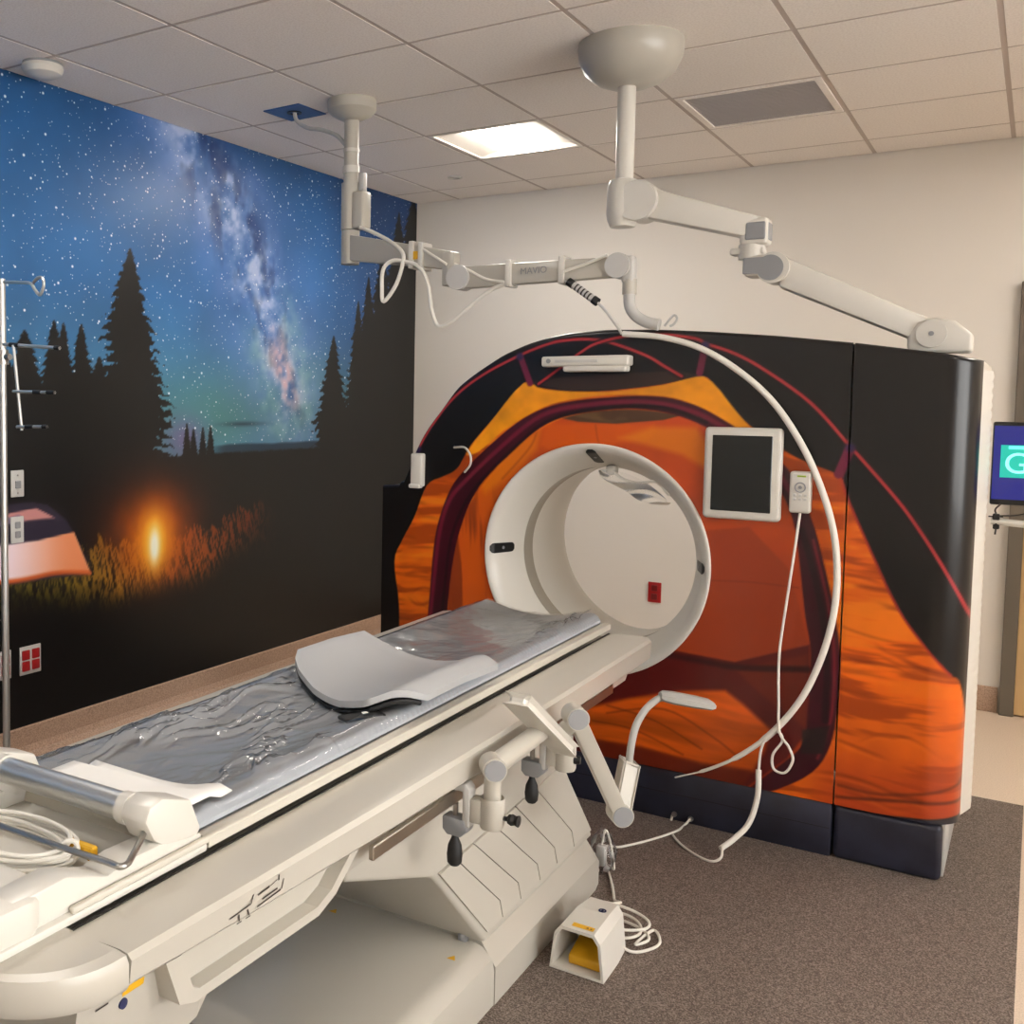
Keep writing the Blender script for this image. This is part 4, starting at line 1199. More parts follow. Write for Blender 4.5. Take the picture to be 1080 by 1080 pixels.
# sliding board with its edge rails
bp = [(-0.240, 0.782), (-0.240, 0.797), (-0.214, 0.801), (-0.205, 0.797), (-0.12, 0.782), (0.0, 0.776), (0.12, 0.782), (0.205, 0.797), (0.214, 0.801), (0.240, 0.797), (0.240, 0.782), (0.0, 0.757)]
bpp = [(CX + u, z) for u, z in bp]
loft('sliding_board', [(1.303, bpp), (3.385, bpp), (3.40, [(CX + u * 0.98, z - 0.002) for u, z in bp])], M_BOARD, table)
MB(TR).box((CX + 0.2405, 0.99, 0.768), (CX + 0.2465, 3.36, 0.774)).box((CX - 0.2465, 0.99, 0.768), (CX - 0.2405, 3.36, 0.774)).build('board_gap', M_DARK, table)
MB(TR).box((CX + 0.228, 1.00, 0.790), (CX + 0.2395, 3.385, 0.801), 0.003).build('board_edge', M_BOARD, table)

# foot section of the board: shallow recess with raised rims
ft = MB(TR)
ft.box((CX - 0.238, 0.86, 0.776), (CX + 0.238, 1.302, 0.790), 0.004)
ft.prism([(0.90, 0.788), (1.302, 0.788), (1.302, 0.806), (1.20, 0.822), (1.13, 0.824), (1.08, 0.815), (1.0, 0.845), (0.90, 0.842)], CX + 0.165, CX + 0.226, 'x', 0.006)
ft.prism([(0.90, 0.788), (1.302, 0.788), (1.302, 0.806), (1.20, 0.822), (1.13, 0.824), (1.08, 0.815), (1.0, 0.845), (0.90, 0.842)], CX - 0.226, CX - 0.165, 'x', 0.006)
ft.prism([(CX - 0.23, 0.80), (CX - 0.238, 0.93), (CX - 0.20, 0.985), (CX + 0.20, 0.985), (CX + 0.238, 0.93), (CX + 0.23, 0.80), (CX + 0.15, 0.72), (CX - 0.15, 0.72)], 0.785, 0.842, 'z', 0.012)
fts = ft.build('foot_section', M_WHITE, table)
bw = MB(TR).prism([(1.245, 0.788), (1.30, 0.788), (1.30, 0.838), (1.278, 0.846), (1.262, 0.842)], CX - 0.19, CX + 0.15, 'x', 0.008).build('back_wall', M_BOARD, fts)
for k in (-0.03, 0.02):
    MB(TR).cyl((CX + 0.05 + k, 0.985, 0.805), (CX + 0.05 + k, 0.992, 0.805), 0.006).build('connector_socket', M_GREY, fts)

# crossbar with end blocks and a wire bail
hb = MB(TR)
blk = [(1.165, 0.868), (1.175, 0.888), (1.205, 0.896), (1.275, 0.872), (1.300, 0.815), (1.290, 0.803), (1.225, 0.803), (1.185, 0.832)]
blo = MB(TR).prism(blk, CX + 0.165, CX + 0.225, 'x', 0.005, 2).build('handle_block', M_WHITE, table)
MB(TR).prism(blk, CX - 0.225, CX - 0.165, 'x', 0.005, 2).build('handle_block', M_WHITE, table)
MB(TR).cyl((CX - 0.17, 1.195, 0.868), (CX + 0.15, 1.195, 0.868), 0.0235, None, 28).build('crossbar', M_ALU, table)
for sgn in (-1, 1):
    MB(TR).cyl((CX + sgn * 0.148, 1.195, 0.868), (CX + sgn * 0.168, 1.195, 0.868), 0.027, None, 28).build('crossbar_collar', M_WHITE, table)
MB().tube([(2.359, 1.207, 0.848), (2.381, 1.171, 0.842), (2.405, 1.126, 0.835), (2.415, 1.105, 0.832), (2.412, 1.091, 0.832), (2.384, 1.091, 0.832), (2.277, 1.085, 0.832), (2.140, 1.082, 0.832), (1.991, 1.078, 0.832), (1.942, 1.084, 0.836), (1.913, 1.109, 0.846)], 0.0052, 10).build('bail', M_STEEL, table)

# ================================================================== THINGS LYING ON THE TABLE
MC = -0.018                                        # the mattress lies slightly towards the mural side of the board
def mat_top(u):
    return 0.803 + 0.036 * min(1.0, abs(u - MC) / 0.20) ** 2
nu_, nv_ = 41, 60
def mattress_z(u):
    e = max(0.0, (abs(u - MC) - 0.158) / 0.068)
    return mat_top(u) - 0.034 * (1 - math.sqrt(max(0.0, 1 - min(e, 1) ** 2)))
us = MC + np.linspace(-0.225, 0.225, nu_)
ysm = np.linspace(1.305, 3.375, nv_)
mt_root = thing('mattress', TR((CX, 2.37, 0.80)), 'long grey mattress in clear wrinkled plastic on the patient table', 'mattress')
VM = [(CX + u, y, mattress_z(u)) for u in us for y in ysm]
mbm = MB(TR)
mbm.add(VM, [(a * nv_ + b, (a + 1) * nv_ + b, (a + 1) * nv_ + b + 1, a * nv_ + b + 1) for a in range(nu_ - 1) for b in range(nv_ - 1)], True)
def und(u):
    return np.interp(abs(u), [0, 0.12, 0.205, 0.245], [0.777, 0.783, 0.798, 0.8025])
VU = [(CX + u, y, float(und(u))) for u in us for y in (1.305, 3.375)]
mbm.add(VU, [(2 * a, 2 * a + 1, 2 * a + 3, 2 * a + 2) for a in range(nu_ - 1)])
for yy, flip in ((1.305, 0), (3.375, 1)):
    vs_ = [p for u in us for p in ((CX + u, yy, float(und(u))), (CX + u, yy, mattress_z(u)))]
    mbm.add(vs_, [(2 * a, 2 * a + 2, 2 * a + 3, 2 * a + 1) for a in range(nu_ - 1)])
for u in (MC - 0.225, MC + 0.225):
    mbm.add([(CX + u, 1.305, 0.8025), (CX + u, 3.375, 0.8025), (CX + u, 3.375, mattress_z(u)), (CX + u, 1.305, mattress_z(u))], [(0, 1, 2, 3)])
mbm.build('cushion', M_MATT, mt_root)
# loose plastic cover: a wrinkled sheet over the cushion
nu_, nv_ = 110, 420
us = MC + np.linspace(-0.2265, 0.2265, nu_)
ysm = np.linspace(1.302, 3.378, nv_)
UU, YM = np.meshgrid(us, ysm, indexing='ij')
n1 = fbm(UU * 20 + 0.8 * fbm(YM * 3, UU * 3, 2) * 6, YM * 5.5 + 3, 4)
n2 = fbm(UU * 9 + YM * 6 + 11, YM * 10 - UU * 14, 3)
rid = np.abs(n1 - 0.5)
wr = 0.010 * (1 - sstep(0.0, 0.09, rid)) * sstep(0.42, 0.60, fbm(UU * 5 + 30, YM * 2.6 + 7, 2)) + 0.010 * (n2 - 0.5) + 0.004
edge = sstep(0.226, 0.175, np.abs(UU - MC))
edgew = (1 - edge) * 0.0035 * np.abs(np.sin(YM * 150 + 4 * n1)) * (fbm(YM * 9, UU * 0 + 4, 2))
base = np.vectorize(mattress_z)(UU)
zc = base + 0.0015 + np.clip(wr, 0, 0.03) * (0.25 + 0.75 * edge) + edgew
VC = np.stack([CX + UU.ravel(), YM.ravel(), zc.ravel()], 1)
pc = grid_mesh('plastic_cover', VC, nu_, nv_, M_FILM, mt_root, xf=TR)

# grey positioning pad: a bent slab
pad = thing('positioning_pad', TR((CX, 2.25, 0.83)), 'bent grey slab cushion lying across the plastic covered mattress', 'pad')
nu_, nv_ = 33, 14
def pad_grid(dz):
    P = []
    for a in range(nu_):
        s = a / (nu_ - 1)
        u = -0.205 + 0.445 * s
        y0_ = np.interp(s, [0, 0.15, 0.35, 0.6, 0.78, 0.9, 1.0], [2.165, 2.095, 2.035, 1.985, 1.975, 2.015, 2.085])
        y1_ = np.interp(s, [0, 0.5, 1.0], [2.52, 2.50, 2.475])
        r = 0.02
        if s < 0.06: y0_ += r * (1 - s / 0.06)
        zz_ = mat_top(min(u, 0.2)) + 0.018 + 0.018 * sstep(0.05, -0.2, u) + np.interp(s, [0.75, 0.92, 1.0], [0.0, 0.010, -0.008])
        for b in range(nv_):
            v = b / (nv_ - 1)
            P.append((CX + u, y0_ + (y1_ - y0_) * v, zz_ + dz - 0.010 * max(0, v - 0.5) * 2 - 0.004 * (1 if (a in (0, nu_ - 1) or b in (0, nv_ - 1)) and dz > 0 else 0)))
    return P
pm = MB(TR)
A_, B_ = pad_grid(0.020), pad_grid(0.0)
nq = nu_ * nv_
vs_ = A_ + B_
fs_ = []
for a in range(nu_ - 1):
    for b in range(nv_ - 1):
        i0 = a * nv_ + b
        fs_.append((i0, i0 + nv_, i0 + nv_ + 1, i0 + 1))
        fs_.append((nq + i0, nq + i0 + 1, nq + i0 + nv_ + 1, nq + i0 + nv_))
rim = [a * nv_ for a in range(nu_)] + [(nu_ - 1) * nv_ + b for b in range(1, nv_)] + [a * nv_ + nv_ - 1 for a in range(nu_ - 2, -1, -1)] + [b for b in range(nv_ - 2, 0, -1)]
for k in range(len(rim)):
    a, b = rim[k], rim[(k + 1) % len(rim)]
    fs_.append((b, a, nq + a, nq + b))
pm.add(vs_, fs_, True)
pm.build('cushion_slab', M_PAD, pad, sharp=50)
us_ = MB(TR)
lp = [(A_[a * nv_][0] + 0.0, A_[a * nv_][1] + 0.012, A_[a * nv_][2] - 0.028) for a in range(1, nu_ - 1)]
us_.tube(lp, 0.006, 8, 1).build('black_underside', M_RUBBER, pad)
MB(TR).box((CX + 0.125, 1.895, 0.826), (CX + 0.165, 2.0, 0.834), 0.002, 1, rot=Matrix.Rotation(math.radians(-28), 3, 'Z')).build('strap', M_RUBBER, pad)
MB(TR).box((CX + 0.140, 1.955, 0.834), (CX + 0.148, 1.968, 0.836), rot=Matrix.Rotation(math.radians(-28), 3, 'Z')).build('strap_tag', M_PAPER, pad)

# sheet of paper
pp = MB(TR)
vs_, fs_ = [], []
for a in range(13):
    for b in range(7):
        u = -0.13 + 0.33 * a / 12
        y = 1.225 + 0.17 * b / 6 + 0.02 * (a / 12) * (b / 6)
        vs_.append((CX + u, y, max(mattress_z(u) + 0.019 + 0.006 * math.sin(a * 0.5) + (0.012 if y < 1.31 else 0.0) - 0.014 * (1 - sstep(1.33, 1.40, y)), 0.848 if y < 1.365 else 0)))
for a in range(12):
    for b in range(6):
        i0 = a * 7 + b
        fs_.append((i0, i0 + 7, i0 + 8, i0 + 1))
pp.add(vs_, fs_, True)
po_ = pp.build('paper_sheet', M_PAPER, label='white paper sheet lying at the foot end of the mattress', cat='paper')
sol = po_.modifiers.new('thickness', 'SOLIDIFY'); sol.thickness = 0.0008

# coiled cables in the foot recess
coil = thing('cable_coil', TR((CX - 0.02, 1.08, 0.79)), 'coiled white cables with yellow tag in the foot recess of the table', 'cable')
random.seed(4)
for k in range(7):
    ph = random.random() * 6.28
    pts = []
    rx, ry = 0.125 + 0.018 * random.random(), 0.058 + 0.018 * random.random()
    for a in range(14):
        t = 2 * math.pi * a / 14
        pts.append((CX - 0.015 + rx * math.cos(t) + 0.006 * math.sin(3 * t + ph), 1.085 + ry * math.sin(t) + 0.005 * math.cos(2 * t + ph), 0.7945 + 0.0052 * k + 0.003 * math.sin(2 * t + ph)))
    MB(TR).tube(pts, 0.0038, 8, 4, closed=True).build('cable_loop', M_CABLE, coil)
MB(TR).tube([(CX + 0.105, 1.10, 0.830), (CX + 0.122, 1.11, 0.832), (CX + 0.128, 1.11, 0.812), (CX + 0.112, 1.10, 0.794), (CX + 0.098, 1.095, 0.812)], 0.004, 8, 5, closed=True).build('tie', M_CABLE, coil)
MB(TR).box((CX + 0.085, 1.12, 0.806), (CX + 0.15, 1.135, 0.824), 0.003, 1).box((CX + 0.128, 1.118, 0.802), (CX + 0.158, 1.128, 0.816), 0.002, 1, rot=Matrix.Rotation(0.5, 3, 'Y')).build('yellow_tag', M_YLABEL, coil)
MB(TR).cyl((CX - 0.07, 0.998, 0.805), (CX - 0.07, 1.03, 0.80), 0.012, 0.009, 16).build('red_plug', M_RED, coil)

# ================================================================== CLAMPED ARMS ON THE ACCESSORY RAIL
def clamp(parent, y):
    rx = TR((RX, y, 0))[0]
    MB().prism([(rx - 0.012, 0.684), (rx - 0.012, 0.704), (rx + 0.034, 0.704), (rx + 0.044, 0.692), (rx + 0.044, 0.605), (rx + 0.026, 0.605), (rx + 0.026, 0.684)], y - 0.017, y + 0.017, 'y', 0.004).build('clamp_jaw', M_LGREY, parent)
    MB().cyl((rx + 0.002, y, 0.590), (rx + 0.002, y, 0.649), 0.0065, None, 16).build('clamp_screw', M_STEEL, parent)
    MB().prism([(rx - 0.022, 0.622), (rx + 0.034, 0.622), (rx + 0.040, 0.596), (rx + 0.024, 0.580), (rx - 0.010, 0.580), (rx - 0.022, 0.592)], y - 0.019, y + 0.019, 'y', 0.004).build('clamp_block', M_GREY, parent)
    MB().lathe([(0.004, 0.581), (0.006, 0.578), (0.009, 0.568), (0.0155, 0.553), (0.018, 0.532), (0.0165, 0.514), (0.011, 0.507), (0.001, 0.506)], (rx + 0.002, y, 0), 'z', 20).build('clamp_knob', M_RUBBER, parent)
    sx, sy = rx + 0.086, y + 0.012
    MB().prism([(rx + 0.042, 0.618), (rx + 0.070, 0.618), (rx + 0.070, 0.672), (rx + 0.042, 0.672)], y - 0.014, y + 0.022, 'y', 0.004).build('socket_bridge', M_CREAM, parent)
    MB().lathe([(0.018, 0.668), (0.026, 0.678), (0.028, 0.672), (0.028, 0.616), (0.025, 0.609), (0.001, 0.609)], (sx, sy, 0), 'z', 28).build('socket', M_CREAM, parent)
    return sx, sy

a1 = thing('arm_rest', TR((RX, 2.02, 0.47)), 'rail clamp carrying a cream tube and flat rest plate beside the table', 'arm rest')
sx, sy = clamp(a1, 2.03)
MB().cyl((sx + 0.024, sy, 0.636), (sx + 0.042, sy + 0.004, 0.636), 0.005, None, 12).lathe([(0.001, 0.038), (0.010, 0.038), (0.013, 0.046), (0.010, 0.054), (0.013, 0.062), (0.001, 0.064)], (sx, sy + 0.004, 0.636), 'x', 14).build('lock_knob', M_RUBBER, a1)
MB().cyl((sx, sy, 0.62), (sx, sy, 0.735), 0.019, None, 24).build('post', M_CREAM, a1)
jd = Vector((0.62, -0.78, 0)).normalized()
jc = Vector((sx, sy, 0.745))
MB().cyl(jc - jd * 0.026, jc + jd * 0.022, 0.027, None, 28).build('joint', M_CREAM, a1)
MB().cyl(jc + jd * 0.022, jc + jd * 0.025, 0.0235, None, 28).build('joint_cap', M_GREY, a1)
pend = Vector((2.585, 2.315, 0.757))
MB().cyl(jc - jd * 0.004, pend, 0.024, 0.022, 24).build('tube', M_CREAM, a1)
# flat rest plate at the end of the tube
pA, pB = Vector((2.600, 2.132, 0.877)), Vector((2.600, 2.428, 0.682))
ax_ = (pB - pA).normalized()
wd_ = Vector((1, 0, 0)) - ax_ * ax_.x
wd_.normalize()
th_ = ax_.cross(wd_)
def plate_pt(a, b, c):
    return pA + ax_ * a + wd_ * b + th_ * c
Lp = (pB - pA).length
pl = MB()
bm = bmesh.new()
bmesh.ops.create_cube(bm, size=1.0)
for v in bm.verts:
    v.co = plate_pt((v.co.x + 0.5) * Lp, v.co.y * 0.046, v.co.z * 0.028)
bmesh.ops.bevel(bm, geom=list(bm.edges), offset=0.009, segments=3, affect='EDGES', profile=0.5)
pl.bm(bm, True).build('rest_plate', M_WHITE, a1)

M_LAMPGREY = mat('lamp_grey', (160, 158, 153), 0.35)
a2 = thing('lamp_arm', TR((RX, 2.44, 0.47)), 'rail clamp carrying a jointed cream arm with small gooseneck reading lamp', 'lamp')
sx, sy = clamp(a2, 2.47)
MB().cyl((sx + 0.024, sy, 0.64), (sx + 0.040, sy + 0.003, 0.64), 0.012, 0.010, 14).build('lock_knob', M_RUBBER, a2)
MB().cyl((sx, sy, 0.62), (sx, sy, 0.725), 0.019, None, 24).build('post', M_CREAM, a2)
jd = Vector((0.62, -0.78, 0)).normalized()
j1 = Vector((2.610, 2.467, 0.756))
MB().cyl(j1 - jd * 0.030, j1 + jd * 0.024, 0.029, None, 28).cyl((sx, sy, 0.715), j1 - Vector((0, 0, 0.01)), 0.021, None, 20).build('upper_joint', M_CREAM, a2)
MB().cyl(j1 + jd * 0.024, j1 + jd * 0.027, 0.026, None, 28).build('joint_cap', M_GREY, a2)
j2 = Vector((2.660, 2.683, 0.446))
pq = [j1 - jd * 0.006, j2 - jd * 0.006]
def flat_arm(p, q, w, t, nm, parent):
    p, q = Vector(p), Vector(q)
    a = (q - p).normalized()
    s = a.cross(jd).normalized()
    bm = bmesh.new()
    bmesh.ops.create_cube(bm, size=1.0)
    L = (q - p).length
    for v in bm.verts:
        v.co = p + a * (v.co.x + 0.5) * L + s * v.co.y * w + jd * v.co.z * t
    bmesh.ops.bevel(bm, geom=list(bm.edges), offset=min(w, t) * 0.12, segments=2, affect='EDGES', profile=0.5)
    return MB().bm(bm, True).build(nm, M_CREAM, parent)
flat_arm(pq[0], pq[1], 0.042, 0.040, 'lower_link', a2)
MB().cyl(j2 - jd * 0.030, j2 + jd * 0.024, 0.030, None, 28).build('lower_joint', M_CREAM, a2)
MB().cyl(j2 + jd * 0.024, j2 + jd * 0.027, 0.027, None, 28).build('joint_cap', M_GREY, a2)
j3 = Vector((2.655, 2.765, 0.562))
flat_arm(j2 - jd * 0.004, j3, 0.040, 0.040, 'upper_link', a2)
d3 = (j3 - j2).normalized()
MB().tube([j3 - d3 * 0.01, (2.657, 2.770, 0.611), (2.662, 2.791, 0.660), (2.668, 2.852, 0.691), (2.675, 2.932, 0.701), (2.680, 2.979, 0.696)], 0.0100, 12).build('gooseneck', M_LAMPGREY, a2)
h0, h1 = Vector((2.680, 2.941, 0.713)), Vector((2.800, 3.043, 0.682))
a = (h1 - h0).normalized(); s = a.cross(Vector((0, 0, 1))).normalized(); n3 = s.cross(a)
hd_ = MB()
rows = []
for t, w_, h_ in ((0, 0.012, 0.010), (0.06, 0.020, 0.016), (0.25, 0.026, 0.019), (0.7, 0.030, 0.018), (0.95, 0.030, 0.015), (1.0, 0.026, 0.010)):
    c_ = h0 + (h1 - h0) * t
    rows.append([c_ + s * w_ * sx_ + n3 * h_ * sz_ for sx_, sz_ in ((-1, -0.5), (-0.6, -0.9), (0.6, -0.9), (1, -0.5), (1, 0.3), (0.5, 0.8), (-0.5, 0.8), (-1, 0.3))])
vs_ = [p for r in rows for p in r]
fs_ = [(i * 8 + k, i * 8 + (k + 1) % 8, (i + 1) * 8 + (k + 1) % 8, (i + 1) * 8 + k) for i in range(5) for k in range(8)] + [tuple(reversed(range(8))), tuple(40 + k for k in range(8))]
hd_.add(vs_, fs_, True).build('lamp_head', M_LAMPGREY, a2)

# ================================================================== FOOT PEDAL
fpd = thing('foot_pedal', (2.575, 2.70, 0.0), 'white hooded foot switch with yellow pedal standing on the floor by the table', 'foot switch')
x0, x1, y0, y1 = 2.502, 2.655, 2.605, 2.815
outer = [(x0, 0.004), (x1, 0.004), (x1 - 0.012, 0.106), (x1 - 0.030, 0.129), (x0 + 0.030, 0.129), (x0 + 0.012, 0.106)]
def scaled(poly, k, kz):
    cx_ = (x0 + x1) / 2
    return [(cx_ + (x - cx_) * k, z if z < 0.02 else z * kz) for x, z in poly]
innr = [(x0 + 0.008, 0.012), (x1 - 0.008, 0.012), (x1 - 0.019, 0.101), (x1 - 0.034, 0.120), (x0 + 0.034, 0.120), (x0 + 0.019, 0.101)]
sec = [(y0, scaled(outer, 1.0, 1.0)), (y0 + 0.12, scaled(outer, 0.97, 1.04)), (y1, scaled(outer, 0.86, 0.98))]
sh = MB()
vs_ = [(x, y, z) for y, pr in sec for x, z in pr] + [(x, y0, z) for x, z in innr] + [(x, y0 + 0.17, z) for x, z in scaled(innr, 0.92, 0.98)]
fs_ = []
for i in range(2):
    for k in range(6):
        l = (k + 1) % 6
        fs_.append((i * 6 + k, (i + 1) * 6 + k, (i + 1) * 6 + l, i * 6 + l))
fs_.append(tuple(12 + k for k in range(6)))
for k in range(6):
    l = (k + 1) % 6
    fs_.append((k, l, 18 + l, 18 + k))
    fs_.append((18 + k, 18 + l, 24 + l, 24 + k))
fs_.append(tuple(24 + k for k in reversed(range(6))))
bm = bmesh.new()
V_ = [bm.verts.new(v) for v in vs_]
for f in fs_: bm.faces.new([V_[i] for i in f])
bmesh.ops.recalc_face_normals(bm, faces=list(bm.faces))
sh.bm(bm, False)
sh.build('hood', M_WHITE, fpd)
MB().prism([(y0 + 0.03, 0.014), (y0 + 0.03, 0.036), (y0 + 0.04, 0.042), (y0 + 0.15, 0.068), (y0 + 0.155, 0.014)], x0 + 0.042, x1 - 0.020, 'x', 0.004).build('pedal', M_YELLOW, fpd)
MB().box((x0 + 0.03, y0 + 0.150, 0.085), (x1 - 0.03, y0 + 0.158, 0.125)).build('inner_plate', M_GREY, fpd)
zt_ = 0.1305
o = MB().add([(x0 + 0.055, y0 + 0.014, zt_), (x1 - 0.038, y0 + 0.014, zt_), (x1 - 0.038, y0 + 0.034, zt_ + 0.001), (x0 + 0.055, y0 + 0.034, zt_ + 0.001)], [(0, 1, 2, 3)]).build('warning_label', M_YLABEL, fpd)
MB().add([(x1 - 0.060, y0 + 0.020, zt_ + 0.001), (x1 - 0.052, y0 + 0.020, zt_ + 0.001), (x1 - 0.056, y0 + 0.028, zt_ + 0.001)], [(0, 1, 2)]).add([(x1 - 0.050, y0 + 0.020, zt_ + 0.001), (x1 - 0.042, y0 + 0.020, zt_ + 0.001), (x1 - 0.046, y0 + 0.028, zt_ + 0.001)], [(0, 1, 2)]).build('label_symbols', M_INK, o)
MB().lathe([(0.011, 0.0), (0.011, 0.001), (0.006, 0.001), (0.006, 0.0)], (x1 - 0.055, y0 + 0.135, 0.1342), 'z', 20).box((x1 - 0.058, y0 + 0.128, 0.1342), (x1 - 0.052, y0 + 0.142, 0.1352)).build('round_badge', M_BLUEINK, fpd)
cdp = []
for k in range(26):
    t = k / 25 * 2 * math.pi * 2.6 - 0.6
    cdp.append((2.590 + 0.012 * math.sin(k) + 0.085 * math.cos(t), 2.885 + 0.062 * math.sin(t), 0.008 + 0.0022 * k))
cdp = [(2.60, 2.812, 0.03), (2.66, 2.80, 0.010), (2.70, 2.84, 0.008), (2.715, 2.90, 0.008), (2.68, 2.955, 0.010)] + cdp + [(2.575, 2.96, 0.06), (2.53, 3.05, 0.02), (2.485, 3.16, 0.008)] + [(2.365, 3.417, 0.006), (2.408, 3.467, 0.006), (2.472, 3.580, 0.006), (2.528, 3.698, 0.010), (2.532, 3.790, 0.000), (2.551, 3.806, 0.025)]
MB().tube(cdp, 0.0042, 8, 6).build('cord', M_CABLE, fpd)

# small bagged plug by the plinth
bg = thing('bagged_plug', (2.42, 3.25, 0.0), 'small cable plug in a clear bag on the floor behind the table plinth', 'plug')
MB().box((2.405, 3.22, 0.03), (2.435, 3.25, 0.10), 0.006).build('plug', M_LGREY, bg)
MB().tube([(2.42, 3.235, 0.10), (2.43, 3.24, 0.15), (2.445, 3.25, 0.10), (2.455, 3.26, 0.02), (2.42, 3.30, 0.006), (2.34, 3.30, 0.006), (2.33, 3.20, 0.006)], 0.004, 8).build('cable', M_CABLE, bg)
random.seed(2)
bgm = MB()
bm = bmesh.new()
bmesh.ops.create_icosphere(bm, subdivisions=3, radius=1)
for v in bm.verts:
    k = 1 + 0.18 * math.sin(7 * v.co.x + 3) * math.cos(6 * v.co.z)
    v.co = Vector((2.425 + v.co.x * 0.042 * k, 3.24 + v.co.y * 0.042 * k, 0.075 + v.co.z * 0.072 * k))
bgm.bm(bm, True).build('bag', M_BAG, bg)

# ================================================================== CEILING ARMS
la = thing('ceiling_boom', (0.962, 3.90, HC), 'cream jointed ceiling boom with loose cables, hanging beside the mural', 'ceiling boom')
MB().lathe([(0.108, HC + 0.0), (0.110, HC - 0.012), (0.108, HC - 0.045), (0.092, HC - 0.062), (0.062, HC - 0.078), (0.040, HC - 0.088), (0.001, HC - 0.088)], (0.962, 3.90, 0), 'z', 40).build('ceiling_canopy', M_CREAM, la)
MB().cyl((0.962, 3.90, HC - 0.08), (0.962, 3.90, 2.47), 0.033, None, 28).build('column', M_CREAM, la)
MB().cyl((0.962, 3.90, 2.655), (0.962, 3.90, 2.64), 0.0365, None, 28).cyl((0.962, 3.90, 2.58), (0.962, 3.90, 2.55), 0.0375, None, 28).build('column_rings', M_WHITE, la)
MB().cyl((0.962, 3.90, 2.505), (0.962, 3.90, 2.300), 0.043, None, 28).box((0.985, 3.865, 2.300), (1.050, 3.935, 2.465), 0.012, 3).build('brake_box', M_CREAM, la)
MB().box((1.010, 3.885, 2.45), (1.038, 3.915, 2.545), 0.004, 2).build('switch_post', M_LGREY, la)
MB().cyl((0.962, 3.90, 2.297), (0.962, 3.90, 2.150), 0.041, None, 28).build('pivot', M_CREAM, la)
def beam(nm, parent, p, q, h0_, h1_, t_, material=M_CREAM, bev=0.008):
    """tapered beam from p to q with heights h0_, h1_ and thickness t_"""
    p, q = Vector(p), Vector(q)
    a = (q - p).normalized()
    s = Vector((0, 0, 1)).cross(a).normalized()
    up = Vector((0, 0, 1))
    bm = bmesh.new()
    V_ = []
    for c_, h_ in ((p, h0_), (q, h1_)):
        for ss, uu_ in ((-1, -1), (1, -1), (1, 1), (-1, 1)):
            V_.append(bm.verts.new(c_ + s * ss * t_ / 2 + up * uu_ * h_ / 2))
    for f in ((3, 2, 1, 0), (4, 5, 6, 7), (0, 1, 5, 4), (1, 2, 6, 5), (2, 3, 7, 6), (3, 0, 4, 7)):
        bm.faces.new([V_[i] for i in f])
    bmesh.ops.recalc_face_normals(bm, faces=list(bm.faces))
    if bev:
        bmesh.ops.bevel(bm, geom=list(bm.edges), offset=bev, segments=2, affect='EDGES', profile=0.5)
    return MB().bm(bm, True).build(nm, material, parent)
b1 = beam('first_arm', la, (0.98, 3.895, 2.220), (1.545, 3.80, 2.115), 0.115, 0.075, 0.06)
MB().box((1.495, 3.772, 2.015), (1.552, 3.828, 2.150), 0.006, 2).build('drop_joint', M_CREAM, la)
MB().cyl((1.572, 3.760, 2.045), (1.572, 3.835, 2.045), 0.050, None, 28).build('elbow', M_LGREY, la)
b2 = beam('second_arm', la, (1.572, 3.80, 2.045), (2.235, 3.785, 2.047), 0.090, 0.074, 0.05, M_CREAM)
MB().cyl((2.235, 3.745, 2.050), (2.235, 3.825, 2.050), 0.046, None, 28).build('elbow', M_LGREY, la)
MB().box((2.245, 3.76, 1.985), (2.292, 3.81, 2.085), 0.012, 3).build('wrist', M_LGREY, la)
MB().cyl((2.272, 3.785, 2.0), (2.272, 3.785, 1.945), 0.026, None, 24).build('wrist_collar', M_CREAM, la)
MB().tube([(2.272, 3.785, 1.95), (2.275, 3.785, 1.905), (2.295, 3.785, 1.870), (2.335, 3.785, 1.843), (2.385, 3.785, 1.830)], 0.021, 14).build('end_tube', M_LGREY, la)
MB().tube([(2.405, 3.785, 1.826), (2.425, 3.78, 1.850), (2.440, 3.78, 1.863), (2.450, 3.78, 1.850), (2.440, 3.78, 1.832), (2.425, 3.78, 1.824)], 0.0045, 8).build('end_hook', M_LGREY, la)
for xx in (1.335, 1.385):
    zc_ = np.interp(xx, [0.98, 1.545], [2.220, 2.115]); yc_ = np.interp(xx, [0.98, 1.545], [3.895, 3.80])
    MB().box((xx - 0.012, yc_ - 0.042, zc_ - 0.056), (xx + 0.012, yc_ + 0.042, zc_ + 0.058), 0.004).build('cable_clip', M_WHITE, la)
MB().box((1.343, np.interp(1.36, [0.98, 1.545], [3.895, 3.80]) - 0.036, 2.135), (1.378, np.interp(1.36, [0.98, 1.545], [3.895, 3.80]) - 0.030, 2.168)).build('clip_label', M_YLABEL, la)
for xx in (1.795, 2.015):
    MB().box((xx - 0.012, 3.755, 1.995), (xx + 0.012, 3.832, 2.100), 0.004).build('cable_clip', M_WHITE, la)
text_mesh('arm_lettering', 'MAVIO', 0.036, frame_mtx((1.900, 3.7655, 2.052), (1, -0.02, 0.01), (0, 0, 1)), M_GREY, la)
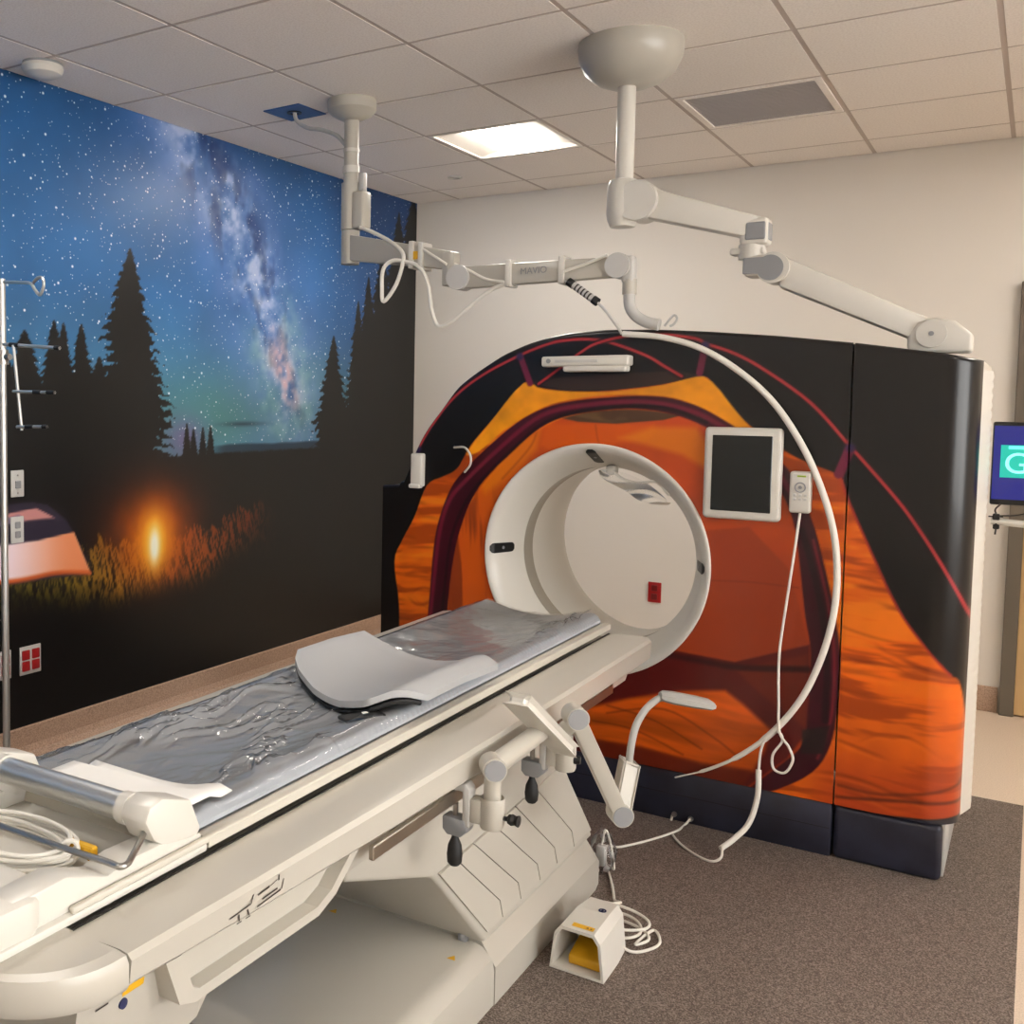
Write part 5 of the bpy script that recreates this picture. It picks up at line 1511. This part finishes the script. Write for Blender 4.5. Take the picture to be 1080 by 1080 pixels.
MB().tube([(1.04, 3.86, 2.30), (1.12, 3.84, 2.27), (1.22, 3.82, 2.22), (1.29, 3.80, 2.17), (1.30, 3.79, 2.12), (1.27, 3.785, 2.03), (1.215, 3.78, 1.965), (1.205, 3.78, 2.02), (1.21, 3.78, 2.10), (1.25, 3.79, 2.135), (1.32, 3.795, 2.125), (1.38, 3.79, 2.10), (1.425, 3.785, 2.03), (1.445, 3.785, 1.92), (1.475, 3.785, 1.855), (1.53, 3.785, 1.865), (1.62, 3.785, 1.93), (1.71, 3.775, 1.985), (1.79, 3.765, 2.01)], 0.0085, 10, 6).build('loose_cable', M_CABLE, la)
MB().tube([(1.06, 3.865, 2.25), (1.16, 3.85, 2.20), (1.26, 3.83, 2.13)], 0.006, 8).tube([(1.40, 3.79, 2.17), (1.47, 3.775, 2.13), (1.52, 3.768, 2.10)], 0.006, 8).tube([(1.55, 3.78, 2.10), (1.62, 3.77, 2.07), (1.70, 3.766, 2.03), (1.78, 3.762, 2.015)], 0.006, 8).tube([(2.03, 3.752, 2.04), (2.12, 3.755, 2.065), (2.2, 3.745, 2.09)], 0.006, 8).build('arm_cable', M_CABLE, la)
# black pen shaped connector hanging from the arm
cn = thing('cable_connector', (2.09, 3.76, 1.93), 'black ended cable connector slanting below the cream ceiling boom', 'connector')
c0, c1 = Vector((2.051, 3.760, 1.998)), Vector((2.157, 3.760, 1.922))
MB().cyl(c0, c1, 0.014, None, 18).build('sleeve', M_LGREY, cn)
MB().cyl(c0 - (c1 - c0) * 0.06, c0 + (c1 - c0) * 0.14, 0.016, None, 18).cyl(c1 - (c1 - c0) * 0.12, c1 + (c1 - c0) * 0.05, 0.016, None, 18).build('end_cap', M_BLACK, cn)
lt = MB()
for k in range(5):
    f_ = 0.24 + 0.12 * k
    lt.cyl(c0 + (c1 - c0) * f_, c0 + (c1 - c0) * (f_ + 0.05), 0.0143, None, 18)
lt.build('printed_mark', M_INK, cn)
MB().tube([c1, (2.187, 3.770, 1.890), (2.222, 3.775, 1.844), (2.249, 3.785, 1.802)], 0.0055, 8).tube([c0, (2.025, 3.765, 2.005), (2.015, 3.76, 2.012)], 0.0055, 8).build('lead', M_LGREY, cn)

ra = thing('ceiling_boom', (2.235, 3.83, HC), 'white ceiling boom on a wide bowl canopy reaching over the scanner', 'ceiling boom')
cxr, cyr = 2.235, 3.83
MB().lathe([(0.188, HC), (0.190, HC - 0.015), (0.186, HC - 0.055), (0.165, HC - 0.100), (0.125, HC - 0.135), (0.075, HC - 0.155), (0.045, HC - 0.158), (0.001, HC - 0.158)], (cxr, cyr, 0), 'z', 56).build('ceiling_canopy', M_CREAM, ra)
MB().cyl((cxr - 0.01, cyr, HC - 0.15), (cxr - 0.01, cyr, 2.34), 0.033, None, 32).build('column', M_WHITE, ra)
MB().lathe([(0.034, 2.375), (0.050, 2.370), (0.058, 2.350), (0.060, 2.25), (0.056, 2.225), (0.045, 2.200), (0.001, 2.198)], (cxr - 0.012, cyr, 0), 'z', 36).build('pivot', M_WHITE, ra)
MB().cyl((cxr + 0.055, cyr - 0.055, 2.285), (cxr + 0.055, cyr + 0.055, 2.285), 0.072, None, 36).build('shoulder', M_WHITE, ra)
beam('first_arm', ra, (cxr + 0.06, 3.83, 2.285), (2.705, 3.90, 2.160), 0.115, 0.082, 0.075, M_WHITE, 0.012)
MB().box((2.635, 3.855, 2.105), (2.728, 3.945, 2.200), 0.014, 3).build('joint_housing', M_WHITE, ra)
MB().box((2.655, 3.852, 2.122), (2.722, 3.858, 2.183), 0.004, 1).box((2.722, 3.87, 2.122), (2.7305, 3.93, 2.183), 0.003, 1).build('joint_cover', M_GREY, ra)
MB().cyl((2.67, 3.90, 2.11), (2.67, 3.90, 2.06), 0.045, None, 28).box((2.600, 3.87, 2.075), (2.715, 3.93, 2.100), 0.008, 2).build('swivel', M_WHITE, ra)
MB().box((2.655, 3.853, 1.995), (2.735, 3.947, 2.068), 0.012, 3).cyl((2.750, 3.855, 2.022), (2.750, 3.945, 2.022), 0.054, None, 32).build('lower_joint', M_WHITE, ra)
MB().box((2.652, 3.850, 2.003), (2.735, 3.856, 2.060), 0.003, 1).cyl((2.742, 3.849, 2.022), (2.742, 3.857, 2.022), 0.044, None, 32).build('joint_cover', M_GREY, ra)
beam('second_arm', ra, (2.765, 3.90, 2.012), (3.235, 3.97, 1.785), 0.112, 0.090, 0.07, M_WHITE, 0.014)
MB().prism([(3.165, 1.735), (3.165, 1.790), (3.195, 1.828), (3.245, 1.838), (3.300, 1.825), (3.352, 1.780), (3.352, 1.722), (3.20, 1.722)], 3.925, 4.015, 'y', 0.012, 3).build('end_block', M_WHITE, ra)
MB().cyl((3.235, 3.926, 1.785), (3.235, 3.918, 1.785), 0.045, None, 28).build('end_disc', M_WHITE, ra)
MB().cyl((3.235, 3.919, 1.785), (3.235, 3.915, 1.785), 0.008, None, 14).build('screw', M_GREY, ra)

# ================================================================== SMALL CEILING AND WALL FITTINGS
sd = thing('smoke_detector', (0.20, 2.82, HC), 'round white smoke detector on the ceiling beside the mural', 'smoke detector')
MB().lathe([(0.078, HC), (0.078, HC - 0.012)], (0.20, 2.82, 0), 'z', 32).build('mount', M_GREY, sd)
MB().lathe([(0.080, HC - 0.010), (0.082, HC - 0.022), (0.072, HC - 0.042), (0.045, HC - 0.054), (0.001, HC - 0.058)], (0.20, 2.82, 0), 'z', 32).build('dome', M_WHITE, sd)
MB().lathe([(0.045, HC), (0.043, HC - 0.006), (0.030, HC - 0.008), (0.026, HC + 0.0), (0.001, HC)], (0.613, 5.541, 0), 'z', 24).build('ceiling_sensor', M_WHITE, label='small flush round disc in the ceiling near the far wall', cat='sensor')
bp_ = thing('ceiling_cable_plate', (0.64, 3.91, HC), 'blue square ceiling plate with a cable leaving its hole', 'cable plate')
MB().box((0.535, 3.808, HC - 0.006), (0.745, 4.012, HC + 0.0), 0.002, 1, rot=Matrix.Rotation(math.radians(-3), 3, 'Z')).build('plate', M_BLUE, bp_)
MB().lathe([(0.034, HC - 0.006), (0.034, HC - 0.010), (0.020, HC - 0.010), (0.018, HC - 0.004), (0.001, HC - 0.004)], (0.645, 3.90, 0), 'z', 24).build('hole_ring', M_BLACK, bp_)
MB().tube([(0.645, 3.90, HC - 0.002), (0.66, 3.90, HC - 0.045), (0.72, 3.90, HC - 0.085), (0.80, 3.90, HC - 0.105), (0.88, 3.90, HC - 0.14), (0.932, 3.90, HC - 0.19)], 0.0095, 10).build('cable', M_LGREY, bp_)

def wall_plate(name, y, z, w, h, label, cat, group, kind_):
    t = thing(name, (0.0, y, z - h / 2), label, cat, group)
    MB().box((0.0005, y - w / 2, z - h / 2), (0.008, y + w / 2, z + h / 2), 0.003, 2).build('cover_plate', M_LGREY, t)
    if kind_ == 'red':
        for dy in (-0.026, 0.026):
            for dz in (-0.024, 0.024):
                MB().box((0.007, y + dy - 0.020, z + dz - 0.021), (0.012, y + dy + 0.020, z + dz + 0.021), 0.004, 2).build('socket', M_RED, t)
    elif kind_ == 'jack':
        MB().box((0.007, y - 0.014, z - 0.02), (0.014, y + 0.014, z + 0.012), 0.002, 1).build('jack', M_GREY, t)
        MB().cyl((0.007, y, z + 0.035), (0.0095, y, z + 0.035), 0.004).cyl((0.007, y, z - 0.04), (0.0095, y, z - 0.04), 0.004).build('screw', M_STEEL, t)
    else:
        for dz in (-0.02, 0.02):
            MB().box((0.007, y - 0.014, z + dz - 0.014), (0.010, y + 0.014, z + dz + 0.014), 0.003, 1).build('socket', M_GREY, t)
wall_plate('wall_jack', 2.833, 1.180, 0.066, 0.112, 'grey wall jack plate on the mural above the printed tent', 'wall plate', None, 'jack')
wall_plate('wall_socket', 2.83, 0.985, 0.066, 0.112, 'grey wall socket plate set inside the printed tent', 'wall socket', None, 'grey')
wall_plate('red_wall_socket', 2.892, 0.418, 0.112, 0.122, 'red double socket with white plate, the one nearer the scanner', 'wall socket', 'red wall sockets low on the mural', 'red')
wall_plate('red_wall_socket', 2.735, 0.420, 0.112, 0.122, 'red double socket with white plate half hidden behind the drip stand pole', 'wall socket', 'red wall sockets low on the mural', 'red')
rb = thing('emergency_socket', (1.682, YB, 0.352), 'red socket plate on the white wall seen through the bore', 'wall socket')
MB().box((1.643, YB - 0.009, 0.354), (1.721, YB - 0.0005, 0.476), 0.003, 2).build('cover_plate', M_RED, rb)
for dz in (-0.026, 0.026):
    MB().box((1.664, YB - 0.013, 0.415 + dz - 0.018), (1.700, YB - 0.008, 0.415 + dz + 0.018), 0.003, 1).build('socket', mat('dark_red_plastic', (120, 14, 18), 0.4), rb)

# ================================================================== DRIP STAND
PX, PY = 0.600, 2.300
iv = thing('drip_stand', (PX, PY, 0.0), 'chrome drip stand with side rods between table and mural', 'drip stand')
MB().cyl((PX, PY, 0.10), (PX, PY, 1.945), 0.0125, None, 18).build('pole', M_ALU, iv)
MB().cyl((PX, PY, 0.07), (PX, PY, 0.14), 0.03, 0.02, 20).build('hub', M_ALU, iv)
for k in range(5):
    t = 2 * math.pi * k / 5 + 0.3
    e = Vector((math.cos(t), math.sin(t), 0))
    c_ = Vector((PX, PY, 0))
    lg = MB().tube([c_ + e * 0.02 + Vector((0, 0, 0.10)), c_ + e * 0.15 + Vector((0, 0, 0.085)), c_ + e * 0.27 + Vector((0, 0, 0.065))], 0.012, 10).build('leg', M_ALU, iv)
    s = Vector((-e.y, e.x, 0))
    MB().cyl(c_ + e * 0.27 + s * 0.011 + Vector((0, 0, 0.030)), c_ + e * 0.27 - s * 0.011 + Vector((0, 0, 0.030)), 0.028, None, 18).build('castor', M_RUBBER, lg)
MB().tube([(PX, PY, 1.935), (0.690, 2.300, 1.928), (0.747, 2.300, 1.922), (0.771, 2.300, 1.899), (0.794, 2.300, 1.882), (0.813, 2.300, 1.909), (0.809, 2.300, 1.934), (0.785, 2.300, 1.938), (0.762, 2.300, 1.924)], 0.0055, 8).build('hook', M_ALU, iv)
MB().tube([(PX, PY, 1.935), (PX - 0.09, PY - 0.01, 1.937), (PX - 0.13, PY - 0.01, 1.935), (PX - 0.15, PY - 0.01, 1.915), (PX - 0.165, PY - 0.01, 1.94), (PX - 0.15, PY - 0.01, 1.955)], 0.0055, 8).build('hook', M_ALU, iv)
MB().cyl((PX, PY, 1.655), (PX, PY, 1.705), 0.021, None, 18).cyl((PX - 0.03, PY, 1.68), (PX + 0.04, PY, 1.68), 0.011, None, 14).build('clamp', M_STEEL, iv)
def rod(a, b, r, nm, caps=()):
    a, b = Vector(a), Vector(b)
    o_ = MB().cyl(a, b, r, None, 12).build(nm, M_ALU, iv)
    for (f0, f1) in caps:
        MB().cyl(a + (b - a) * f0, a + (b - a) * f1, r * 1.35, None, 12).build('grip', M_RUBBER, o_)
rod((0.614, 2.295, 1.723), (0.895, 2.295, 1.705), 0.006, 'side_rod', ((0.12, 0.28), (0.92, 1.0)))
rod((0.670, 2.290, 1.719), (0.709, 2.290, 1.432), 0.0055, 'slanted_rod')
rod((0.673, 2.285, 1.563), (0.882, 2.285, 1.560), 0.0055, 'side_rod', ((0.5, 0.68), (0.82, 1.0)))
rod((0.691, 2.285, 1.444), (0.844, 2.285, 1.448), 0.0055, 'side_rod', ((0.3, 0.55), (0.85, 1.0)))

# ================================================================== MONITOR BESIDE THE SCANNER
mo = thing('monitor', (3.66, 4.40, 1.19), 'black framed monitor with blue screen and green button hanging beside the gantry', 'monitor')
M_SCRBLUE = mat('screen_blue', (20, 24, 90), 0.2, emit=(tuple(lin((22, 28, 110))), 1.0))
M_BUTTON = mat('screen_button_green', (20, 150, 140), 0.3, emit=(tuple(lin((16, 168, 150))), 0.9))
M_BUTTXT = mat('screen_button_text', (150, 240, 235), 0.3, emit=(tuple(lin((120, 232, 226))), 1.0))
MB().box((3.405, 4.40, 1.197), (3.930, 4.445, 1.494), 0.006, 2).build('casing', M_BLACK, mo)
scr = MB().box((3.410, 4.3985, 1.217), (3.922, 4.401, 1.480)).build('screen', M_SCRBLUE, mo)
MB().box((3.432, 4.3975, 1.296), (3.70, 4.399, 1.412), 0.0004, 1).build('screen_button', M_BUTTON, scr)
MB().box((3.455, 4.3968, 1.398), (3.51, 4.3978, 1.409)).build('screen_highlight', mat('screen_button_shine', (110, 230, 220), 0.3, emit=(tuple(lin((90, 226, 215))), 1.0)), scr)
text_mesh('button_text', 'Go', 0.105, frame_mtx((3.510, 4.3968, 1.344), (1, 0, 0), (0, 0, 1)), M_BUTTXT, scr)
MB().tube([(3.415, 4.40, 1.138), (3.50, 4.39, 1.134), (3.66, 4.385, 1.130), (3.92, 4.39, 1.134)], 0.013, 12).build('handle', M_WHITE, mo)
MB().box((3.64, 4.385, 1.13), (3.69, 4.43, 1.20), 0.004).build('handle_bracket', M_BLACK, mo)
MB().box((3.418, 4.380, 1.143), (3.440, 4.402, 1.165), 0.003, 1).box((3.420, 4.380, 1.110), (3.440, 4.402, 1.127), 0.003, 1).cyl((3.43, 4.391, 1.127), (3.43, 4.391, 1.145), 0.004).cyl((3.428, 4.391, 1.09), (3.43, 4.391, 1.112), 0.003).cyl((3.405, 4.391, 1.154), (3.45, 4.391, 1.155), 0.0025).build('cable_clip', M_BLACK, mo)
MB().tube([(3.44, 4.395, 1.20), (3.425, 4.392, 1.18), (3.43, 4.391, 1.16)], 0.003, 8).tube([(3.44, 4.391, 1.158), (3.50, 4.40, 1.165), (3.55, 4.42, 1.19)], 0.0025, 8).build('wire', M_INK, mo)
MB().box((3.58, 4.445, 1.28), (3.75, 4.49, 1.41), 0.006).box((3.63, 4.48, 1.31), (3.70, 4.62, 1.38), 0.010).build('mount', M_WHITE, mo)
MB().cyl((3.665, 4.60, 1.29), (3.665, 4.60, 2.05), 0.028, None, 24).cyl((3.665, 4.60, 2.05), (4.30, 4.75, 2.10), 0.032, None, 24).cyl((4.30, 4.75, 2.04), (4.30, 4.75, HC), 0.038, None, 24).build('hanger_arm', M_WHITE, mo)
